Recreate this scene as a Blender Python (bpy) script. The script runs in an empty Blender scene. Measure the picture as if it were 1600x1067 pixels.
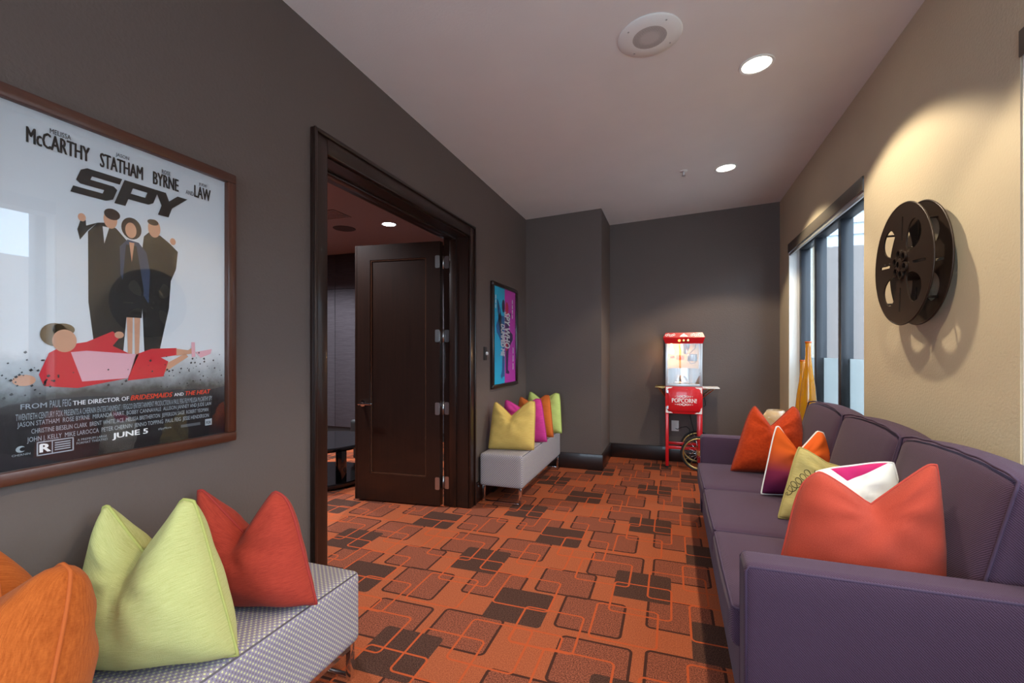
import bpy, bmesh, math, random
from mathutils import Vector, Matrix
random.seed(7)
S = bpy.context.scene
COL = S.collection
R = math.radians

# ------------------------------------------------------------------ camera
cam = bpy.data.cameras.new('camera')
cam.sensor_width = 36.0
cam.lens = 36.0 * 711.0 / 1600.0
cam.shift_y = 15.5 / 1600.0
cam.clip_start = 0.02
camo = bpy.data.objects.new('camera', cam)
COL.objects.link(camo)
camo.location = (0, 0, 1.25)
camo.rotation_euler = (R(90), 0, math.atan2(250, 711))
S.camera = camo

# ------------------------------------------------------------------ world, exposure
w = bpy.data.worlds.new('world'); S.world = w; w.use_nodes = True
bg = w.node_tree.nodes['Background']
bg.inputs[0].default_value = (0.74, 0.87, 1.0, 1)
bg.inputs[1].default_value = 8.0
S.view_settings.view_transform = 'Standard'
S.view_settings.look = 'None'
S.view_settings.exposure = 0.15
S.view_settings.gamma = 1.0
S.view_settings.use_curve_mapping = False
SPOT_W = 88.0
TH_W = 220.0
for nm, y0, y1 in (('daylight_portal_far', 3.26, 5.12), ('daylight_portal_near', -1.5, 1.966)):
    l = bpy.data.lights.new(nm, 'AREA'); l.shape = 'RECTANGLE'
    l.size = 1.9; l.size_y = y1 - y0
    l.cycles.is_portal = True
    o = bpy.data.objects.new(nm, l); COL.objects.link(o)
    o.location = (1.34, (y0 + y1) / 2, 1.25)
    o.rotation_euler = (0, R(90), 0)

l = bpy.data.lights.new('daylight_portal_behind', 'AREA'); l.shape = 'RECTANGLE'; l.size = 2.1; l.size_y = 1.85; l.cycles.is_portal = True
o = bpy.data.objects.new('daylight_portal_behind', l); COL.objects.link(o); o.location = (-.15, -2.12, 1.3); o.rotation_euler = (R(90), 0, 0)
# ------------------------------------------------------------------ material helpers
MATS = {}
def srgb(r, g, b):
    f = lambda c: (c / 255 / 12.92) if c / 255 <= 0.04045 else ((c / 255 + 0.055) / 1.055) ** 2.4
    return (f(r), f(g), f(b), 1)
class NT:
    def __init__(s, name):
        s.m = bpy.data.materials.new(name); s.m.use_nodes = True
        s.t = s.m.node_tree; s.n = s.t.nodes; s.b = s.n['Principled BSDF']
        s.out = s.n['Material Output']
    def add(s, typ, **kw):
        nd = s.n.new(typ)
        for k, v in kw.items(): setattr(nd, k, v)
        return nd
    def link(s, a, b): s.t.links.new(a, b)
    def math(s, op, a, b=None, c=None):
        nd = s.add('ShaderNodeMath', operation=op)
        for i, v in enumerate((a, b, c)):
            if v is None: continue
            if isinstance(v, (int, float)): nd.inputs[i].default_value = v
            else: s.link(v, nd.inputs[i])
        return nd.outputs[0]
    def mix(s, fac, a, b):
        nd = s.add('ShaderNodeMix', data_type='RGBA')
        for sock, v in ((nd.inputs[0], fac), (nd.inputs[6], a), (nd.inputs[7], b)):
            if isinstance(v, (int, float)): sock.default_value = v
            elif isinstance(v, tuple): sock.default_value = v
            else: s.link(v, sock)
        return nd.outputs[2]
    def coord(s, kind='Object', scale=(1, 1, 1), rot=(0, 0, 0)):
        tc = s.add('ShaderNodeTexCoord'); mp = s.add('ShaderNodeMapping')
        mp.inputs['Scale'].default_value = scale; mp.inputs['Rotation'].default_value = rot
        s.link(tc.outputs[kind], mp.inputs[0]); return mp.outputs[0]
    def noise(s, vec, scale, detail=3, rough=.6):
        nd = s.add('ShaderNodeTexNoise'); nd.inputs['Scale'].default_value = scale
        nd.inputs['Detail'].default_value = detail; nd.inputs['Roughness'].default_value = rough
        s.link(vec, nd.inputs['Vector']); return nd.outputs['Fac']
    def bump(s, h, strength=.3, dist=.002):
        nd = s.add('ShaderNodeBump'); nd.inputs['Strength'].default_value = strength
        nd.inputs['Distance'].default_value = dist
        s.link(h, nd.inputs['Height']); s.link(nd.outputs[0], s.b.inputs['Normal'])
    def set(s, col=None, rough=None, metal=None, spec=None, coat=None):
        if col is not None:
            if isinstance(col, tuple): s.b.inputs['Base Color'].default_value = col
            else: s.link(col, s.b.inputs['Base Color'])
        if rough is not None: s.b.inputs['Roughness'].default_value = rough
        if metal is not None: s.b.inputs['Metallic'].default_value = metal
        if spec is not None: s.b.inputs['Specular IOR Level'].default_value = spec
        if coat is not None: s.b.inputs['Coat Weight'].default_value = coat
        return s.m
def plain(name, col, rough=.5, metal=0, spec=.5, coat=0, var=.0, vscale=20):
    if name in MATS: return MATS[name]
    t = NT(name)
    if var > 0:
        nz = t.noise(t.coord(), vscale)
        dark = tuple(c * (1 - var) for c in col[:3]) + (1,)
        lite = tuple(min(1, c * (1 + var)) for c in col[:3]) + (1,)
        t.set(t.mix(nz, dark, lite))
    else: t.set(col)
    t.set(None, rough, metal, spec, coat)
    MATS[name] = t.m; return t.m
def emit(name, col, strength):
    t = NT(name); t.set((0, 0, 0, 1))
    t.b.inputs['Emission Color'].default_value = col
    t.b.inputs['Emission Strength'].default_value = strength
    return t.m
def wall_paint(name, col, bump=.35):
    t = NT(name); v = t.coord()
    n1 = t.noise(v, 90, 2, .5); n2 = t.noise(v, 3, 2)
    t.set(t.mix(n2, tuple(c * .95 for c in col[:3]) + (1,), tuple(c * 1.05 for c in col[:3]) + (1,)), .55, 0, .35)
    t.bump(n1, bump, .004); return t.m
def wood(name, c0, c1, rough=.35, axis=2, coat=.2):
    t = NT(name); sc = [60, 60, 60]; sc[axis] = 3
    n = t.noise(t.coord(scale=tuple(sc)), 1.0, 4, .6)
    t.set(t.mix(n, c0, c1), rough, 0, .5, coat); return t.m
def fabric(name, c0, c1, stretch=(14, 240), bump=.5, rough=.9, sheen=.06):
    # slub weave: threads drawn out along one direction of the cloth (UV in metres)
    t = NT(name)
    a = t.noise(t.coord('UV', (stretch[0], stretch[1], 1)), 1.0, 3, .7)
    b = t.noise(t.coord('UV', (420, 420, 1)), 1.0, 2)
    f = t.math('ADD', t.math('MULTIPLY', a, .75), t.math('MULTIPLY', b, .25))
    ramp = t.add('ShaderNodeMapRange'); ramp.inputs[1].default_value = .3; ramp.inputs[2].default_value = .7
    t.link(f, ramp.inputs[0])
    t.set(t.mix(ramp.outputs[0], c0, c1), rough, 0, .15)
    t.b.inputs['Sheen Weight'].default_value = sheen
    t.bump(f, bump, .003); return t.m
def glass_mat(name, tint=(1, 1, 1, 1), ior=1.5):
    t = NT(name); t.n.remove(t.b)
    tr = t.add('ShaderNodeBsdfTransparent'); tr.inputs[0].default_value = tint
    gl = t.add('ShaderNodeBsdfGlossy'); gl.inputs['Roughness'].default_value = .0
    fr = t.add('ShaderNodeFresnel'); ge = t.add('ShaderNodeNewGeometry')   # same reflectance from either side of the thin sheet
    t.link(t.math('ADD', ior, t.math('MULTIPLY', ge.outputs['Backfacing'], 1 / ior - ior)), fr.inputs[0])
    mx = t.add('ShaderNodeMixShader')
    t.link(fr.outputs[0], mx.inputs[0]); t.link(tr.outputs[0], mx.inputs[1]); t.link(gl.outputs[0], mx.inputs[2])
    t.link(mx.outputs[0], t.out.inputs[0]); return t.m
def frost_mat(name, col):
    t = NT(name); t.n.remove(t.b)
    a = t.add('ShaderNodeBsdfTranslucent'); a.inputs[0].default_value = col
    d = t.add('ShaderNodeBsdfDiffuse'); d.inputs[0].default_value = col
    m = t.add('ShaderNodeMixShader'); m.inputs[0].default_value = .2
    t.link(a.outputs[0], m.inputs[1]); t.link(d.outputs[0], m.inputs[2]); t.link(m.outputs[0], t.out.inputs[0]); return t.m

# carpet: squares with round corners on a repeating tile, drawn by distance fields
def carpet_mat():
    PXX, PYY = .93, .887
    g = bpy.data.node_groups.new('rounded_square', 'ShaderNodeTree')
    g.interface.new_socket('P', in_out='INPUT', socket_type='NodeSocketVector')
    g.interface.new_socket('C', in_out='INPUT', socket_type='NodeSocketVector')
    g.interface.new_socket('H', in_out='INPUT', socket_type='NodeSocketVector')
    g.interface.new_socket('D', in_out='OUTPUT', socket_type='NodeSocketFloat')
    gi = g.nodes.new('NodeGroupInput'); go = g.nodes.new('NodeGroupOutput')
    def vm(op, a, b=None, c=None):
        nd = g.nodes.new('ShaderNodeVectorMath'); nd.operation = op
        for i, v in enumerate((a, b, c)):
            if v is None: continue
            if isinstance(v, tuple): nd.inputs[i].default_value = v
            else: g.links.new(v, nd.inputs[i])
        return nd
    def mm(op, a, b):
        nd = g.nodes.new('ShaderNodeMath'); nd.operation = op
        for i, v in enumerate((a, b)):
            if isinstance(v, float): nd.inputs[i].default_value = v
            else: g.links.new(v, nd.inputs[i])
        return nd.outputs[0]
    rad = .022
    d0 = vm('SUBTRACT', gi.outputs[0], gi.outputs[1]).outputs[0]
    wr = vm('WRAP', d0, (PXX / 2, PYY / 2, 1), (-PXX / 2, -PYY / 2, -1)).outputs[0]
    q = vm('SUBTRACT', vm('ABSOLUTE', wr).outputs[0], gi.outputs[2]).outputs[0]
    q = vm('ADD', q, (rad, rad, 0)).outputs[0]
    q = vm('MULTIPLY', q, (1, 1, 0)).outputs[0]
    ln = vm('LENGTH', vm('MAXIMUM', q, (0, 0, 0)).outputs[0]).outputs['Value']
    sp = g.nodes.new('ShaderNodeSeparateXYZ'); g.links.new(q, sp.inputs[0])
    ins = mm('MINIMUM', mm('MAXIMUM', sp.outputs[0], sp.outputs[1]), 0.0)
    g.links.new(mm('SUBTRACT', mm('ADD', ln, ins), rad), go.inputs[0])
    t = NT('carpet')
    tc = t.add('ShaderNodeTexCoord'); P = tc.outputs['Object']
    def sdf(r):
        nd = t.add('ShaderNodeGroup'); nd.node_tree = g
        t.link(P, nd.inputs[0])
        nd.inputs[1].default_value = ((r[0] + r[1]) / 2, (r[2] + r[3]) / 2, 0)
        nd.inputs[2].default_value = ((r[1] - r[0]) / 2, (r[3] - r[2]) / 2, 0)
        return nd.outputs[0]
    dark = [(-.85, -.564, 1.975, 2.265), (-.295, -.005, 2.37, 2.66)]
    brown = [(-.508, -.214, 2.02, 2.295), (-.455, -.16, 2.56, 2.85), (-1.03, -.735, 2.61, 2.87), (-.68, -.395, 2.29, 2.55), (-.11, .18, 2.15, 2.405)]
    orange = [(-.85, -.563, 2.112, 2.403), (-.672, -.388, 1.85, 2.13), (-.348, -.062, 1.995, 2.28), (-.507, -.218, 2.48, 2.745),
              (-.872, -.585, 1.66, 1.95), (-.118, .17, 2.41, 2.70), (-.29, -.003, 2.23, 2.52), (-.669, -.45, 1.846, 1.955)]
    v1 = t.noise(P, 200, 2, .75); v2 = t.noise(P, 520, 1)
    sp = t.math('ADD', t.math('MULTIPLY', v1, .6), t.math('MULTIPLY', v2, .4))
    mr = t.add('ShaderNodeMapRange'); t.link(sp, mr.inputs[0]); mr.inputs[1].default_value = .32; mr.inputs[2].default_value = .68
    col = t.mix(mr.outputs[0], CARPET[0], CARPET[1])
    def mx(a, b): return b if a is None else t.math('MAXIMUM', a, b)
    fill = None; bl = None; dk = None; ol = None
    for r in brown:
        d = sdf(r)
        fill = mx(fill, t.math('LESS_THAN', d, 0)); bl = mx(bl, t.math('COMPARE', d, 0, .006))
    for r in orange:
        d = sdf(r); ol = mx(ol, t.math('COMPARE', d, 0, .0048))
    for r in dark:
        dk = mx(dk, t.math('LESS_THAN', sdf(r), 0))
    sp2 = t.add('ShaderNodeMapRange'); t.link(v1, sp2.inputs[0]); sp2.inputs[1].default_value = .38; sp2.inputs[2].default_value = .62
    col = t.mix(fill, col, t.mix(sp2.outputs[0], CARPET[2], CARPET[3]))
    col = t.mix(bl, col, CARPET[4])
    col = t.mix(dk, col, t.mix(sp2.outputs[0], CARPET[5], CARPET[6]))
    col = t.mix(ol, col, CARPET[7])
    t.set(col, 1.0, 0, .03)
    t.bump(sp, .6, .004)
    return t.m
CARPET = [srgb(104, 50, 31), srgb(176, 96, 63), srgb(72, 40, 31), srgb(150, 84, 62), srgb(64, 39, 32), srgb(48, 32, 27), srgb(88, 60, 50), srgb(166, 75, 42)]

M = {}
M['taupe'] = wall_paint('taupe_paint', srgb(96, 84, 79))
M['beige'] = wall_paint('beige_paint', srgb(200, 186, 160))
M['ceil'] = wall_paint('ceiling_paint', srgb(226, 219, 215), .15)
M['theatre_ceil'] = wall_paint('theatre_ceiling_paint', srgb(150, 128, 124), .1)
M['white'] = plain('white_paint', srgb(235, 234, 230), .45)
M['carpet'] = carpet_mat()
M['dkwood'] = wood('dark_stained_wood', srgb(20, 12, 9), srgb(50, 29, 21), .3)
M['dkwood_h'] = wood('dark_stained_wood_across', srgb(20, 12, 9), srgb(50, 29, 21), .3, 1)
M['base'] = wood('baseboard_wood', srgb(22, 12, 10), srgb(40, 22, 18), .35, 0)
M['frame1'] = wood('walnut_frame', srgb(52, 26, 17), srgb(94, 50, 32), .35, 1)
M['frame1v'] = wood('walnut_frame_upright', srgb(52, 26, 17), srgb(94, 50, 32), .35, 2)
M['chrome'] = plain('chrome', (.75, .75, .76, 1), .12, 1)
M['steel'] = plain('brushed_steel', (.62, .62, .62, 1), .32, 1)
M['brass'] = plain('brass', (.78, .58, .22, 1), .28, 1)
M['black'] = plain('black_lacquer', (.006, .006, .007, 1), .12, 0, .5, .3)
M['blackmat'] = plain('black_matte', (.012, .012, .013, 1), .6)
M['glass'] = glass_mat('window_glass', (.93, .97, 1, 1))
M['picglass'] = glass_mat('picture_glass')
M['frost'] = frost_mat('frosted_film', (.60, .63, .63, 1))
M['winframe'] = plain('dark_aluminium', (.018, .022, .03, 1), .35, 0, .5)
M['shade'] = plain('shade_fascia', srgb(96, 89, 80), .5, .0)
M['alu'] = plain('silver_bar', (.6, .62, .64, 1), .35, .6)

# ------------------------------------------------------------------ mesh helpers
def uvbox(bm):
    L = bm.loops.layers.uv.verify()
    for f in bm.faces:
        n = f.normal; ax = max(range(3), key=lambda i: abs(n[i]))
        for lp in f.loops:
            c = lp.vert.co
            lp[L].uv = ((c.y, c.z) if ax == 0 else (c.x, c.z) if ax == 1 else (c.x, c.y))
def link(name, me, mat, parent=None, base=True):
    o = bpy.data.objects.new(name, me); COL.objects.link(o)
    if mat is not None:
        me.materials.clear()
        for m in (mat if isinstance(mat, (list, tuple)) else [mat]): me.materials.append(m)
    wp = Vector((0, 0, 0))
    if parent is not None:
        p = parent
        while p is not None: wp += p.location; p = p.parent
        o.parent = parent
        me.transform(Matrix.Translation(-wp))
    elif base and me.vertices:
        xs = [v.co for v in me.vertices]
        c = Vector(((min(v.x for v in xs) + max(v.x for v in xs)) / 2, (min(v.y for v in xs) + max(v.y for v in xs)) / 2, min(v.z for v in xs)))
        me.transform(Matrix.Translation(-c)); o.location = c
    return o
def obj(name, bm, mat, parent=None, smooth=False, uv=True, base=True):
    bmesh.ops.recalc_face_normals(bm, faces=bm.faces)
    bm.normal_update()
    if uv: uvbox(bm)
    me = bpy.data.meshes.new(name); bm.to_mesh(me); bm.free()
    if smooth:
        for p in me.polygons: p.use_smooth = True
        if smooth != True: me.set_sharp_from_angle(angle=R(smooth))
    return link(name, me, mat, parent, base)
def tag(o, label=None, cat=None, group=None, kind=None):
    if label: o['label'] = label
    if cat: o['category'] = cat
    if group: o['group'] = group
    if kind: o['kind'] = kind
    return o
def empty(name, loc, label=None, cat=None, group=None, kind=None):
    o = bpy.data.objects.new(name, None); COL.objects.link(o); o.location = loc; o.empty_display_size = .1
    return tag(o, label, cat, group, kind)
def B(): return bmesh.new()
def box(bm, x0, x1, y0, y1, z0, z1, bev=0, seg=2):
    r = bmesh.ops.create_cube(bm, size=1)
    vs = r['verts']
    for v in vs:
        v.co = Vector((x0 + (v.co.x + .5) * (x1 - x0), y0 + (v.co.y + .5) * (y1 - y0), z0 + (v.co.z + .5) * (z1 - z0)))
    if bev > 0:
        es = list({e for v in vs for e in v.link_edges})
        bmesh.ops.bevel(bm, geom=es, offset=bev, segments=seg, affect='EDGES', profile=.5)
    return bm
def boxo(name, dims, mat, parent=None, bev=0, smooth=False, base=True):
    return obj(name, box(B(), *dims, bev), mat, parent, (30 if bev > 0 else smooth), base=base)
def tube(bm, pts, r, n=8, closed=False):
    pts = [Vector(p) for p in pts]; N = len(pts); rings = []
    up = None
    for i, p in enumerate(pts):
        if closed: d = pts[(i + 1) % N] - pts[i - 1]
        else: d = pts[min(i + 1, N - 1)] - pts[max(i - 1, 0)]
        if d.length < 1e-9: d = Vector((0, 0, 1))
        d.normalize()
        if up is None:
            up = Vector((0, 0, 1)) if abs(d.z) < .9 else Vector((1, 0, 0))
        a = d.cross(up)
        if a.length < 1e-6: a = d.cross(Vector((1, .3, 0)))
        a.normalize(); b = a.cross(d).normalized(); up = b
        rr = r[i] if isinstance(r, (list, tuple)) else r
        rings.append([bm.verts.new(p + (a * math.cos(2 * math.pi * k / n) + b * math.sin(2 * math.pi * k / n)) * rr) for k in range(n)])
    for i in range(N if closed else N - 1):
        A, C = rings[i], rings[(i + 1) % N]
        for k in range(n): bm.faces.new((A[k], A[(k + 1) % n], C[(k + 1) % n], C[k]))
    if not closed:
        bm.faces.new(rings[0][::-1]); bm.faces.new(rings[-1])
    return bm
def lathe(bm, prof, c=(0, 0, 0), n=32, axis='Z', cap=True):
    c = Vector(c); rings = []
    for rr, h in prof:
        ring = []
        for k in range(n):
            a = 2 * math.pi * k / n
            p = (rr * math.cos(a), rr * math.sin(a), h)
            if axis == 'X': p = (h, p[0], p[1])
            if axis == 'Y': p = (p[0], h, p[1])
            ring.append(bm.verts.new(c + Vector(p)))
        rings.append(ring)
    for A, C in zip(rings, rings[1:]):
        for k in range(n): bm.faces.new((A[k], A[(k + 1) % n], C[(k + 1) % n], C[k]))
    if cap:
        if prof[0][0] > 1e-6: bm.faces.new(rings[0][::-1])
        if prof[-1][0] > 1e-6: bm.faces.new(rings[-1])
    bmesh.ops.remove_doubles(bm, verts=bm.verts, dist=1e-6)
    return bm
def rbox(bm, c, h, r, crown=(0, 0, 0), n=10, fn=None):
    # soft block: rounded edges, each face crowned outwards; fn may bend the point afterwards
    c = Vector(c)
    def axis(hh):
        e = [0, .3, 1.0]
        inner = [(-hh + r) + (2 * hh - 2 * r) * i / n for i in range(1, n)]
        return [-hh + r * k for k in e] + inner + [hh - r * k for k in e[::-1]]
    ax = [axis(h[i]) for i in range(3)]
    cache = {}
    def V(p):
        key = tuple(round(x, 6) for x in p)
        if key in cache: return cache[key]
        q = Vector([max(-h[i] + r, min(h[i] - r, p[i])) for i in range(3)])
        d = Vector(p) - q
        s = q + (d.normalized() * r if d.length > 1e-9 else d)
        u = [s[i] / h[i] for i in range(3)]
        for i in range(3):
            j, k = (i + 1) % 3, (i + 2) % 3
            s[i] += crown[i] * u[i] * (1 - u[j] ** 2) * (1 - u[k] ** 2)
        if fn: s = fn(s)
        cache[key] = bm.verts.new(c + s); return cache[key]
    for i in range(3):
        j, k = (i + 1) % 3, (i + 2) % 3
        for sgn in (0, -1):
            for a in range(len(ax[j]) - 1):
                for b in range(len(ax[k]) - 1):
                    qd = []
                    for da, db in ((0, 0), (1, 0), (1, 1), (0, 1)):
                        p = [0, 0, 0]; p[i] = ax[i][sgn]; p[j] = ax[j][a + da]; p[k] = ax[k][b + db]
                        qd.append(V(p))
                    if len(set(qd)) > 2:
                        try: bm.faces.new(qd if sgn == -1 else qd[::-1])
                        except ValueError: pass
    return bm
def extrude_poly(bm, pts, fmap, d0, d1):
    # pts 2D outline; fmap(u, v, d) -> 3D
    a = [bm.verts.new(fmap(u, v, d0)) for u, v in pts]; b = [bm.verts.new(fmap(u, v, d1)) for u, v in pts]
    n = len(pts)
    bm.faces.new(a); bm.faces.new(b[::-1])
    for i in range(n): bm.faces.new((a[i], a[(i + 1) % n], b[(i + 1) % n], b[i]))
    return bm
def curve_mesh(loops, thick):
    # flat plate from closed loops (first is outline, others holes), centred on z = 0
    cu = bpy.data.curves.new('tmp', 'CURVE'); cu.dimensions = '2D'; cu.fill_mode = 'BOTH'; cu.extrude = thick / 2
    for lp in loops:
        s = cu.splines.new('POLY'); s.points.add(len(lp) - 1)
        for p, (x, y) in zip(s.points, lp): p.co = (x, y, 0, 1)
        s.use_cyclic_u = True
    o = bpy.data.objects.new('tmp', cu)
    COL.objects.link(o); dg = bpy.context.evaluated_depsgraph_get()
    me = bpy.data.meshes.new_from_object(o.evaluated_get(dg))
    bpy.data.objects.remove(o); bpy.data.curves.remove(cu)
    return me
def text_mesh(s, rect, bold=0.0, shear=0.0, rot=0):
    # letters fitted to rect (u0, u1, v0, v1) on the plane z = 0
    cu = bpy.data.curves.new('tmp', 'FONT'); cu.body = s; cu.shear = shear; cu.resolution_u = 2; cu.fill_mode = 'FRONT'
    o = bpy.data.objects.new('tmp', cu); COL.objects.link(o)
    dg = bpy.context.evaluated_depsgraph_get(); me = bpy.data.meshes.new_from_object(o.evaluated_get(dg))
    bpy.data.objects.remove(o); bpy.data.curves.remove(cu)
    if rot: me.transform(Matrix.Rotation(R(rot), 4, 'Z'))
    xs = [v.co.x for v in me.vertices]; ys = [v.co.y for v in me.vertices]
    sx = (rect[1] - rect[0]) / (max(xs) - min(xs)); sy = (rect[3] - rect[2]) / (max(ys) - min(ys))
    for v in me.vertices:
        v.co.x = rect[0] + (v.co.x - min(xs)) * sx if False else v.co.x
    x0, y0 = min(xs), min(ys)
    for v in me.vertices: v.co = Vector((rect[0] + (v.co.x - x0) * sx, rect[2] + (v.co.y - y0) * sy, 0))
    if bold > 0:      # heavier strokes: the same letters struck three times, a hair apart
        bm = B(); d = bold * (rect[3] - rect[2])
        for dx, dy, dz in ((-d, 0, 0), (d, 0, .00008), (0, d * .6, .00016)):
            n0 = len(bm.verts); bm.from_mesh(me); bm.verts.ensure_lookup_table()
            for v in bm.verts[n0:]: v.co += Vector((dx, dy, dz))
        bm.to_mesh(me); bm.free()
    return me
def flat(name, me, mat, parent, fmap):
    # send a flat (u, v, d) mesh to its place in the room
    for v in me.vertices: v.co = Vector(fmap(v.co.x, v.co.y, v.co.z))
    me.name = name
    return link(name, me, mat, parent)
def poly_me(polys):
    bm = B()
    for p in polys: bm.faces.new([bm.verts.new((u, v, 0)) for u, v in p])
    me = bpy.data.meshes.new('p'); bm.to_mesh(me); bm.free(); return me
def ell(cx, cy, rx, ry, n=24, rot=0):
    c, s = math.cos(R(rot)), math.sin(R(rot))
    return [(cx + rx * math.cos(2 * math.pi * k / n) * c - ry * math.sin(2 * math.pi * k / n) * s,
             cy + rx * math.cos(2 * math.pi * k / n) * s + ry * math.sin(2 * math.pi * k / n) * c) for k in range(n)]
def rrect(x0, x1, y0, y1, r, n=6):
    out = []
    for cx, cy, a0 in ((x1 - r, y1 - r, 0), (x0 + r, y1 - r, 90), (x0 + r, y0 + r, 180), (x1 - r, y0 + r, 270)):
        for k in range(n + 1):
            a = R(a0 + 90 * k / n); out.append((cx + r * math.cos(a), cy + r * math.sin(a)))
    return out
def struct(o): return tag(o, kind='structure')

# ------------------------------------------------------------------ room shell
XL, XR, YB, YP, YF = -1.53, 1.08, 5.5, 4.82, -1.9
SL = .0485
def zc(x): return 2.712 + SL * (x - XL)
TILT = -math.atan(SL)
fl = boxo('floor', (-6.6, 1.32, YF - .12, 5.72, -.1, 0), M['carpet'], base=False); struct(fl)
bm = B()
extrude_poly(bm, [(XL - .02, zc(XL - .02)), (XR + .22, zc(XR + .22)), (XR + .22, zc(XR) + .14), (XL - .02, zc(XL) + .12)], lambda u, v, d: (u, d, v), YF - .1, YB + .1)
struct(obj('ceiling', bm, M['ceil']))
# left wall with the wide doorway
DY0, DY1, DZ = 1.70, 3.315, 2.178
bm = B()
extrude_poly(bm, [(YF, 0), (DY0, 0), (DY0, DZ), (DY1, DZ), (DY1, 0), (YP + .0, 0), (YP + .0, 2.76), (YF, 2.76)], lambda u, v, d: (d, u, v), XL - .2, XL)
struct(obj('wall_left', bm, M['taupe']))
# pilaster and alcove at the far end
bm = B(); box(bm, XL - .2, -.70, YP, YB + .1, 0, 2.82)
struct(obj('wall_pilaster', bm, M['taupe']))
struct(boxo('wall_back', (-.70, XR + .2, YB, YB + .1, 0, 2.9), M['taupe']))
me = curve_mesh([[(XL - .2, 0), (XR + .22, 0), (XR + .22, 2.9), (XL - .2, 2.9)], [(-1.2, .38), (.9, .38), (.9, 2.2), (-1.2, 2.2)]], .12)
struct(flat('wall_front', me, M['taupe'], None, lambda u, v, d: (u, YF - .06 + d, v)))
w3 = empty('window_3', (-.15, YF - .06, .38), kind='structure')
for k in range(4):
    x = -1.2 + 2.06 * k / 3
    boxo('frame_mullion', (x, x + .04, YF - .1, YF - .03, .42, 2.16), M['winframe'], w3, .003)
    if k < 3: boxo('pane', (x + .04, x + 2.06 / 3, YF - .07, YF - .064, .42, 2.16), M['glass'], w3)
for z in (.381, 2.16): boxo('frame_rail', (-1.199, .899, YF - .1, YF - .03, z, z + .039), M['winframe'], w3, .003)
# right wall with two windows
W1 = (3.256, 5.12); W2 = (-1.5, 1.966); WZ = (.32, 2.30)
def yz_plate(name, loops, x0, x1, mat, parent=None):
    me = curve_mesh(loops, abs(x1 - x0))
    return flat(name, me, mat, parent, lambda u, v, d: ((x0 + x1) / 2 + d, u, v))
o = yz_plate('wall_right', [[(YF, 0), (YB, 0), (YB, 2.9), (YF, 2.9)], [(W1[0], WZ[0]), (W1[1], WZ[0]), (W1[1], WZ[1]), (W1[0], WZ[1])],
             [(W2[0], WZ[0]), (W2[1], WZ[0]), (W2[1], WZ[1]), (W2[0], WZ[1])]], XR, XR + .22, M['beige'])
struct(o)
# white window returns, frames, panes, frosted film
def window(n, y0, y1, bars):
    root = empty('window_%d' % n, (XR + .1, (y0 + y1) / 2, WZ[0]), kind='structure')
    e = .004
    boxo('window_return', (XR + .004, XR + .2, y1 - .012, y1 - e, WZ[0], WZ[1]), M['white'], root)
    boxo('window_return', (XR + .004, XR + .2, y0 + e, y0 + .012, WZ[0], WZ[1]), M['white'], root)
    boxo('window_return', (XR + .004, XR + .2, y0 + .012, y1 - .012, WZ[1] - .012, WZ[1] - e), M['white'], root)
    boxo('window_sill', (XR - .02, XR + .2, y0 + .012, y1 - .012, WZ[0] + e, WZ[0] + .025), M['white'], root, .004)
    fx0, fx1 = XR + .09, XR + .17
    a, b, z0, z1 = y0 + .014, y1 - .014, WZ[0] + .026, WZ[1] - .014
    boxo('frame_rail', (fx0, fx1, a, b, z1 - .06, z1), M['winframe'], root, .004)
    boxo('frame_rail', (fx0, fx1, a, b, z0, z0 + .06), M['winframe'], root, .004)
    edges = [a] + bars + [b]
    for i, yb in enumerate(edges):
        wd = .03
        yy0, yy1 = (yb, yb + 2 * wd) if i == 0 else (yb - 2 * wd, yb) if i == len(edges) - 1 else (yb - wd, yb + wd)
        p = boxo('frame_mullion', (fx0, fx1, yy0, yy1, z0 + .06, z1 - .06), M['winframe'], root, .004)
    for i in range(len(edges) - 1):
        p0 = edges[i] + (.06 if i == 0 else .03); p1 = edges[i + 1] - (.06 if i == len(edges) - 2 else .03)
        boxo('sash', (fx0 + .03, fx1 - .01, p0, p0 + .03, z0 + .06, z1 - .06), M['winframe'], root, .003)
        pn = boxo('pane', (fx0 + .05, fx0 + .056, p0 + .03, p1, z0 + .06, z1 - .06), M['glass'], root)
        tag(boxo('frosted_film', (fx0 + .0565, fx0 + .0585, p0 + .03, p1, z0 + .06, 1.195), M['frost'], pn), 'pale frosted privacy film on the lower glass')
    return root
window(1, W1[0], W1[1], [3.37 + .05, 3.985, 4.59])
window(2, W2[0], W2[1], [-.77, -.08, .61, 1.29])
def shade(y0, y1, label):
    root = empty('roller_shade', (XR + .02, (y0 + y1) / 2, 2.17), label, 'roller shade', 'roller shades over the windows')
    boxo('fascia', (XR - .008, XR - .002, y0 + .006, y1 - .006, 2.213, 2.30), M['shade'], root, .002)
    boxo('end_cap', (XR - .002, XR + .06, y0 + .013, y0 + .017, 2.213, 2.286), M['alu'], root)
    boxo('end_cap', (XR - .002, XR + .06, y1 - .017, y1 - .013, 2.213, 2.286), M['alu'], root)
    obj('rolled_shade', tube(B(), [(XR + .03, y0 + .02, 2.24), (XR + .03, y1 - .02, 2.24)], .024, 12), M['alu'], root, True)
    boxo('hem_bar', (XR + .003, XR + .02, y0 + .02, y1 - .02, 2.185, 2.209), M['alu'], root, .003)
shade(3.256, 5.12, 'grey roller shade fascia above the far window beside the film reel')
shade(-1.5, 1.966, 'grey roller shade fascia at the right edge above the near window')
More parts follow.
